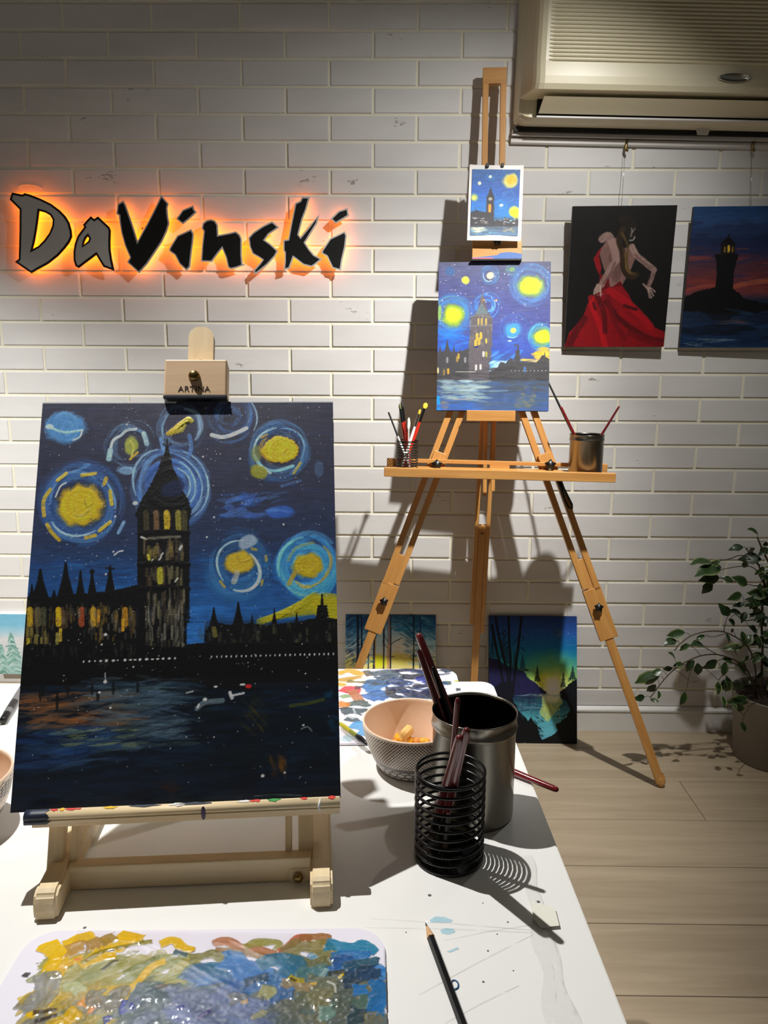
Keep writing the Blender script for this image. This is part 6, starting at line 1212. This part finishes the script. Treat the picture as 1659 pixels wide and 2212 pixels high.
# ------------------------------------------------------------------ potted plant
def build_plant():
    PC = np.array([1.125, -.172, 0.0]); t = thing('potted_plant', 'variegated weeping fig in a pale grey pot by the wall at the right edge', 'plant', tuple(PC)); T = Matrix.Translation(Vector(PC)); H = .205
    obj('pot', lathe([(0, 0), (.094, 0), (.098, .003), (.118, H-.004), (.120, H), (.115, H+.001), (.112, H-.006), (.109, H-.03), (.10, .05)], 56), pbr('pale_grey_pot', (134, 127, 117), .6, var=.05), t, T)
    obj('soil', lathe([(.1115, H-.024), (.06, H-.018), (0, H-.016)], 24), pbr('potting_soil', (44, 32, 24), .9, var=.4, vscale=150, bump=.8, bscale=200), t, T)
    MST = pbr('brown_stem', (66, 52, 36), .7); q = lambda x, y, dep: at_y(1300+x/3.568, 1100+y/3.568, dep)
    stems = [([(1235, 1560, -.17), (1230, 1300, -.175), (1240, 1050, -.18), (1225, 820, -.18), (1262, 600, -.19), (1215, 430, -.18), (1110, 300, -.17)], .0042), ([(1265, 1560, -.165), (1290, 1300, -.17), (1330, 900, -.17), (1330, 500, -.18), (1240, 320, -.19), (1200, 220, -.19)], .0042),
      ([(1180, 1420, -.18), (1190, 1250, -.20), (1150, 1090, -.22), (1080, 1010, -.23), (940, 938, -.24), (800, 940, -.25), (680, 975, -.255), (600, 1040, -.26), (560, 1090, -.262)], .0024), ([(1200, 1450, -.18), (1130, 1240, -.21), (1030, 1160, -.23), (890, 1115, -.25), (760, 1125, -.26), (640, 1178, -.27), (560, 1230, -.275), (480, 1310, -.28), (375, 1450, -.285)], .0024),
      ([(1215, 1480, -.16), (1140, 1300, -.15), (1060, 1210, -.14), (950, 1150, -.13), (880, 1170, -.125)], .002), ([(1225, 830, -.18), (1100, 870, -.19), (1000, 780, -.2), (940, 750, -.2)], .0016), ([(1262, 600, -.19), (1180, 445, -.2), (1080, 436, -.205), (940, 460, -.21), (860, 480, -.21)], .0016), ([(1215, 430, -.18), (1080, 345, -.18), (980, 385, -.19), (880, 405, -.2), (840, 410, -.2)], .0016), ([(940, 938, -.24), (955, 860, -.24), (985, 800, -.24)], .0013), ([(950, 960, -.24), (860, 985, -.25), (790, 980, -.25)], .0012), ([(880, 1115, -.25), (800, 1070, -.25), (740, 1040, -.25)], .0012), ([(1210, 1500, -.2), (1100, 1440, -.24), (1000, 1330, -.26), (940, 1260, -.27), (900, 1320, -.27)], .0018), ([(1240, 1500, -.2), (1160, 1490, -.26), (1090, 1590, -.3), (1080, 1700, -.31)], .0016), ([(1260, 720, -.19), (1130, 700, -.2), (1030, 740, -.2)], .0014), ([(1240, 1050, -.18), (1160, 1040, -.2), (1090, 1060, -.21), (1010, 1070, -.21)], .0014), ([(1262, 600, -.19), (1120, 580, -.2), (990, 545, -.21), (900, 530, -.21)], .0014), ([(700, 1150, -.265), (650, 1400, -.27)], .001)]
    pts3 = []
    for P, r in stems:
        Q = [q(*p) for p in P]; Qs = []
        for a, b in zip(Q, Q[1:]):
            for f in (0, .33, .66): Qs.append(a+(b-a)*f)
        Qs.append(Q[-1]); Qs = [Qs[0]]+[(Qs[i-1]+2*Qs[i]+Qs[i+1])/4 for i in range(1, len(Qs)-1)]+[Qs[-1]]
        obj('stem', tube(Qs, list(np.linspace(r, r*.55, len(Qs))), 7), MST, t); pts3 += Qs
    # stems join the soil
    for s in ((1235, 1560), (1265, 1560), (1180, 1420), (1200, 1450), (1215, 1480)):
        p = q(s[0], s[1], -.175); obj('stem', tube([PC+np.array([(p[0]-PC[0])*.5, .0, H-.03]), p], .0034, 7), MST, t)
    obj('support_stick', tube([q(1268, 470, -.16), PC+np.array([.02, .02, H-.02])], .0030, 8), M_BLACKP, t)
    pts3 = np.array(pts3)
    # three leaf blades share their mesh data; cream margins sit in a colour attribute
    def leaf_mesh(var, seed):
        rng = np.random.default_rng(seed); S = [0, .08, .22, .40, .58, .75, .88, 1.0]; Wd = [.01, .13, .25, .30, .27, .19, .09, .0]; V = []; Cc = []
        g = lin((40, 64, 28)) if var < 2 else lin((32, 54, 26)); cr = lin((186, 194, 130))
        for s, w in zip(S, Wd):
            z0_ = -.20*s*s
            for e in (-1, -.62, 0, .62, 1): 
                V.append((s, e*w*(1+.08*rng.normal()), z0_+.10*abs(e)*w*2-.10*s*(s > .8))); k = (abs(e) == 1)*(var == 0)*1.0+(abs(e) == .62)*(var == 0)*.25*(rng.random() < .5)+(abs(e) == 1)*(var == 1)*.35; Cc.append(g*(1-min(k, 1))*(0.85+.3*rng.random())+cr*min(k, 1))
        F = [(i*5+j, i*5+j+1, i*5+j+6, i*5+j+5) for i in range(7) for j in range(4)]
        me = bpy.data.meshes.new('leaf'); me.from_pydata(V, [], F); me.update(); a = me.color_attributes.new('pigment', 'FLOAT_COLOR', 'POINT'); a.data.foreach_set('color', np.c_[np.array(Cc), np.ones(len(V))].astype(np.float32).ravel()); me.materials.append(ML); me.polygons.foreach_set('use_smooth', [True]*len(F)); return me
    ML = vcol('fig_leaf', .35, 0, 0, .5); LM = [leaf_mesh(v, v+3) for v in (0, 1, 2)]
    L = [(1205,195,1145,135),(1090,290,985,300),(1230,385,1060,370),(1110,395,1095,465),(850,410,695,385),(915,460,730,470),(915,395,810,450),(895,420,915,460),(905,525,765,540),(1010,560,930,515),(1120,580,1035,520),(850,565,775,650),(1240,440,1220,530),(1281,300,1220,345),(1075,650,990,695),(1281,660,1130,640),(1250,720,1130,690),(985,820,915,740),(1110,790,1075,870),(1099,735,1010,735),(1080,810,990,770),(975,850,1050,900),(1000,920,1010,965),(640,950,510,970),(574,1010,480,1030),(790,970,730,1005),(780,1045,700,1025),(680,1045,590,1080),(955,960,1000,1030),(1080,940,1100,1030),(1080,1060,945,1065),(1020,1090,1060,1150),(1210,1000,1140,1050),(570,1180,545,1090),(625,1190,565,1200),(715,1165,635,1250),(735,1185,755,1290),(885,1160,790,1240),(545,1225,470,1235),(460,1240,385,1262),(450,1275,250,1318),(420,1285,330,1300),(415,1350,345,1420),(330,1445,255,1465),(375,1470,430,1475),(440,1400,445,1460),(640,1410,620,1520),(930,1150,1030,1180),(950,1180,940,1290),(1040,1180,1150,1280),(890,1330,910,1430),(940,1310,930,1410),(990,1320,950,1420),(930,1440,960,1530),(1090,1350,990,1390),(1130,1465,980,1490),(1050,1500,1090,1580),(1260,1500,1230,1600),(1240,1600,1225,1700),(1070,1640,1120,1720),(1090,1720,1115,1830),(1281,1620,1240,1560),(955,1290,1000,1380),(1000,1500,1040,1530),(1180,300,1130,330),(1270,250,1255,290),(1215,470,1190,500),(1280,540,1240,510),(1200,850,1160,800),(1180,960,1200,1030),(1150,1010,1100,990),(1210,1120,1170,1180),(1260,1130,1290,1200),(1270,900,1230,860),(1200,760,1150,760),(1130,1130,1090,1180),(1240,1250,1190,1320),(1280,1350,1320,1430),(1190,1330,1120,1330),(1170,1560,1150,1500)]
    rng = random.Random(17)
    for _ in range(22):
        x = rng.uniform(1150, 1330); y = rng.uniform(430, 1150); a = rng.uniform(0, 2*math.pi); l = rng.uniform(75, 125); L.append((x, y, x+l*math.cos(a), y+abs(l*math.sin(a))*.8))
    for _ in range(34):
        x = rng.uniform(1120, 1560); y = rng.uniform(230, 1480) if x > 1290 else rng.uniform(480, 1380); a = rng.uniform(0, 2*math.pi); l = rng.uniform(70, 130); L.append((x, y, x+l*math.cos(a), y+abs(l*math.sin(a))*.7))
    view = CF
    for k, (bx, by, tx, ty) in enumerate(L):
        d0 = -.2; b0 = q(bx, by, d0); i = int(np.argmin(np.linalg.norm((pts3-b0)*np.array([1, .2, 1]), axis=1))); dep = pts3[i][1]+rng.uniform(-.012, .008)
        dep = min(dep, -.07); b = q(bx, by, dep); tip = q(tx, ty, dep-rng.uniform(-.010, .022)); x = tip-b; l = np.linalg.norm(x); x = x/l; l = max(l, .022)
        up = norm(np.array([rng.uniform(-.5, .5), rng.uniform(-1.0, -.2), rng.uniform(.15, 1.0)])); y = np.cross(up, x)
        if np.linalg.norm(y) < .2: y = np.cross([0, -1, .3], x)
        y = norm(y); z = np.cross(x, y); M = frame(b, x*l, y*l*rng.uniform(.85, 1.1), z*l)
        lf = obj('leaf', LM[rng.choice([0, 1, 1, 2, 2])], None, t, M)
        if np.linalg.norm(pts3[i]-b) > .004: obj('leaf_stalk', tube([pts3[i], (pts3[i]+b)/2+np.array([0, 0, .003]), b+x*.002], .0007, 5), MST, t)
build_plant()
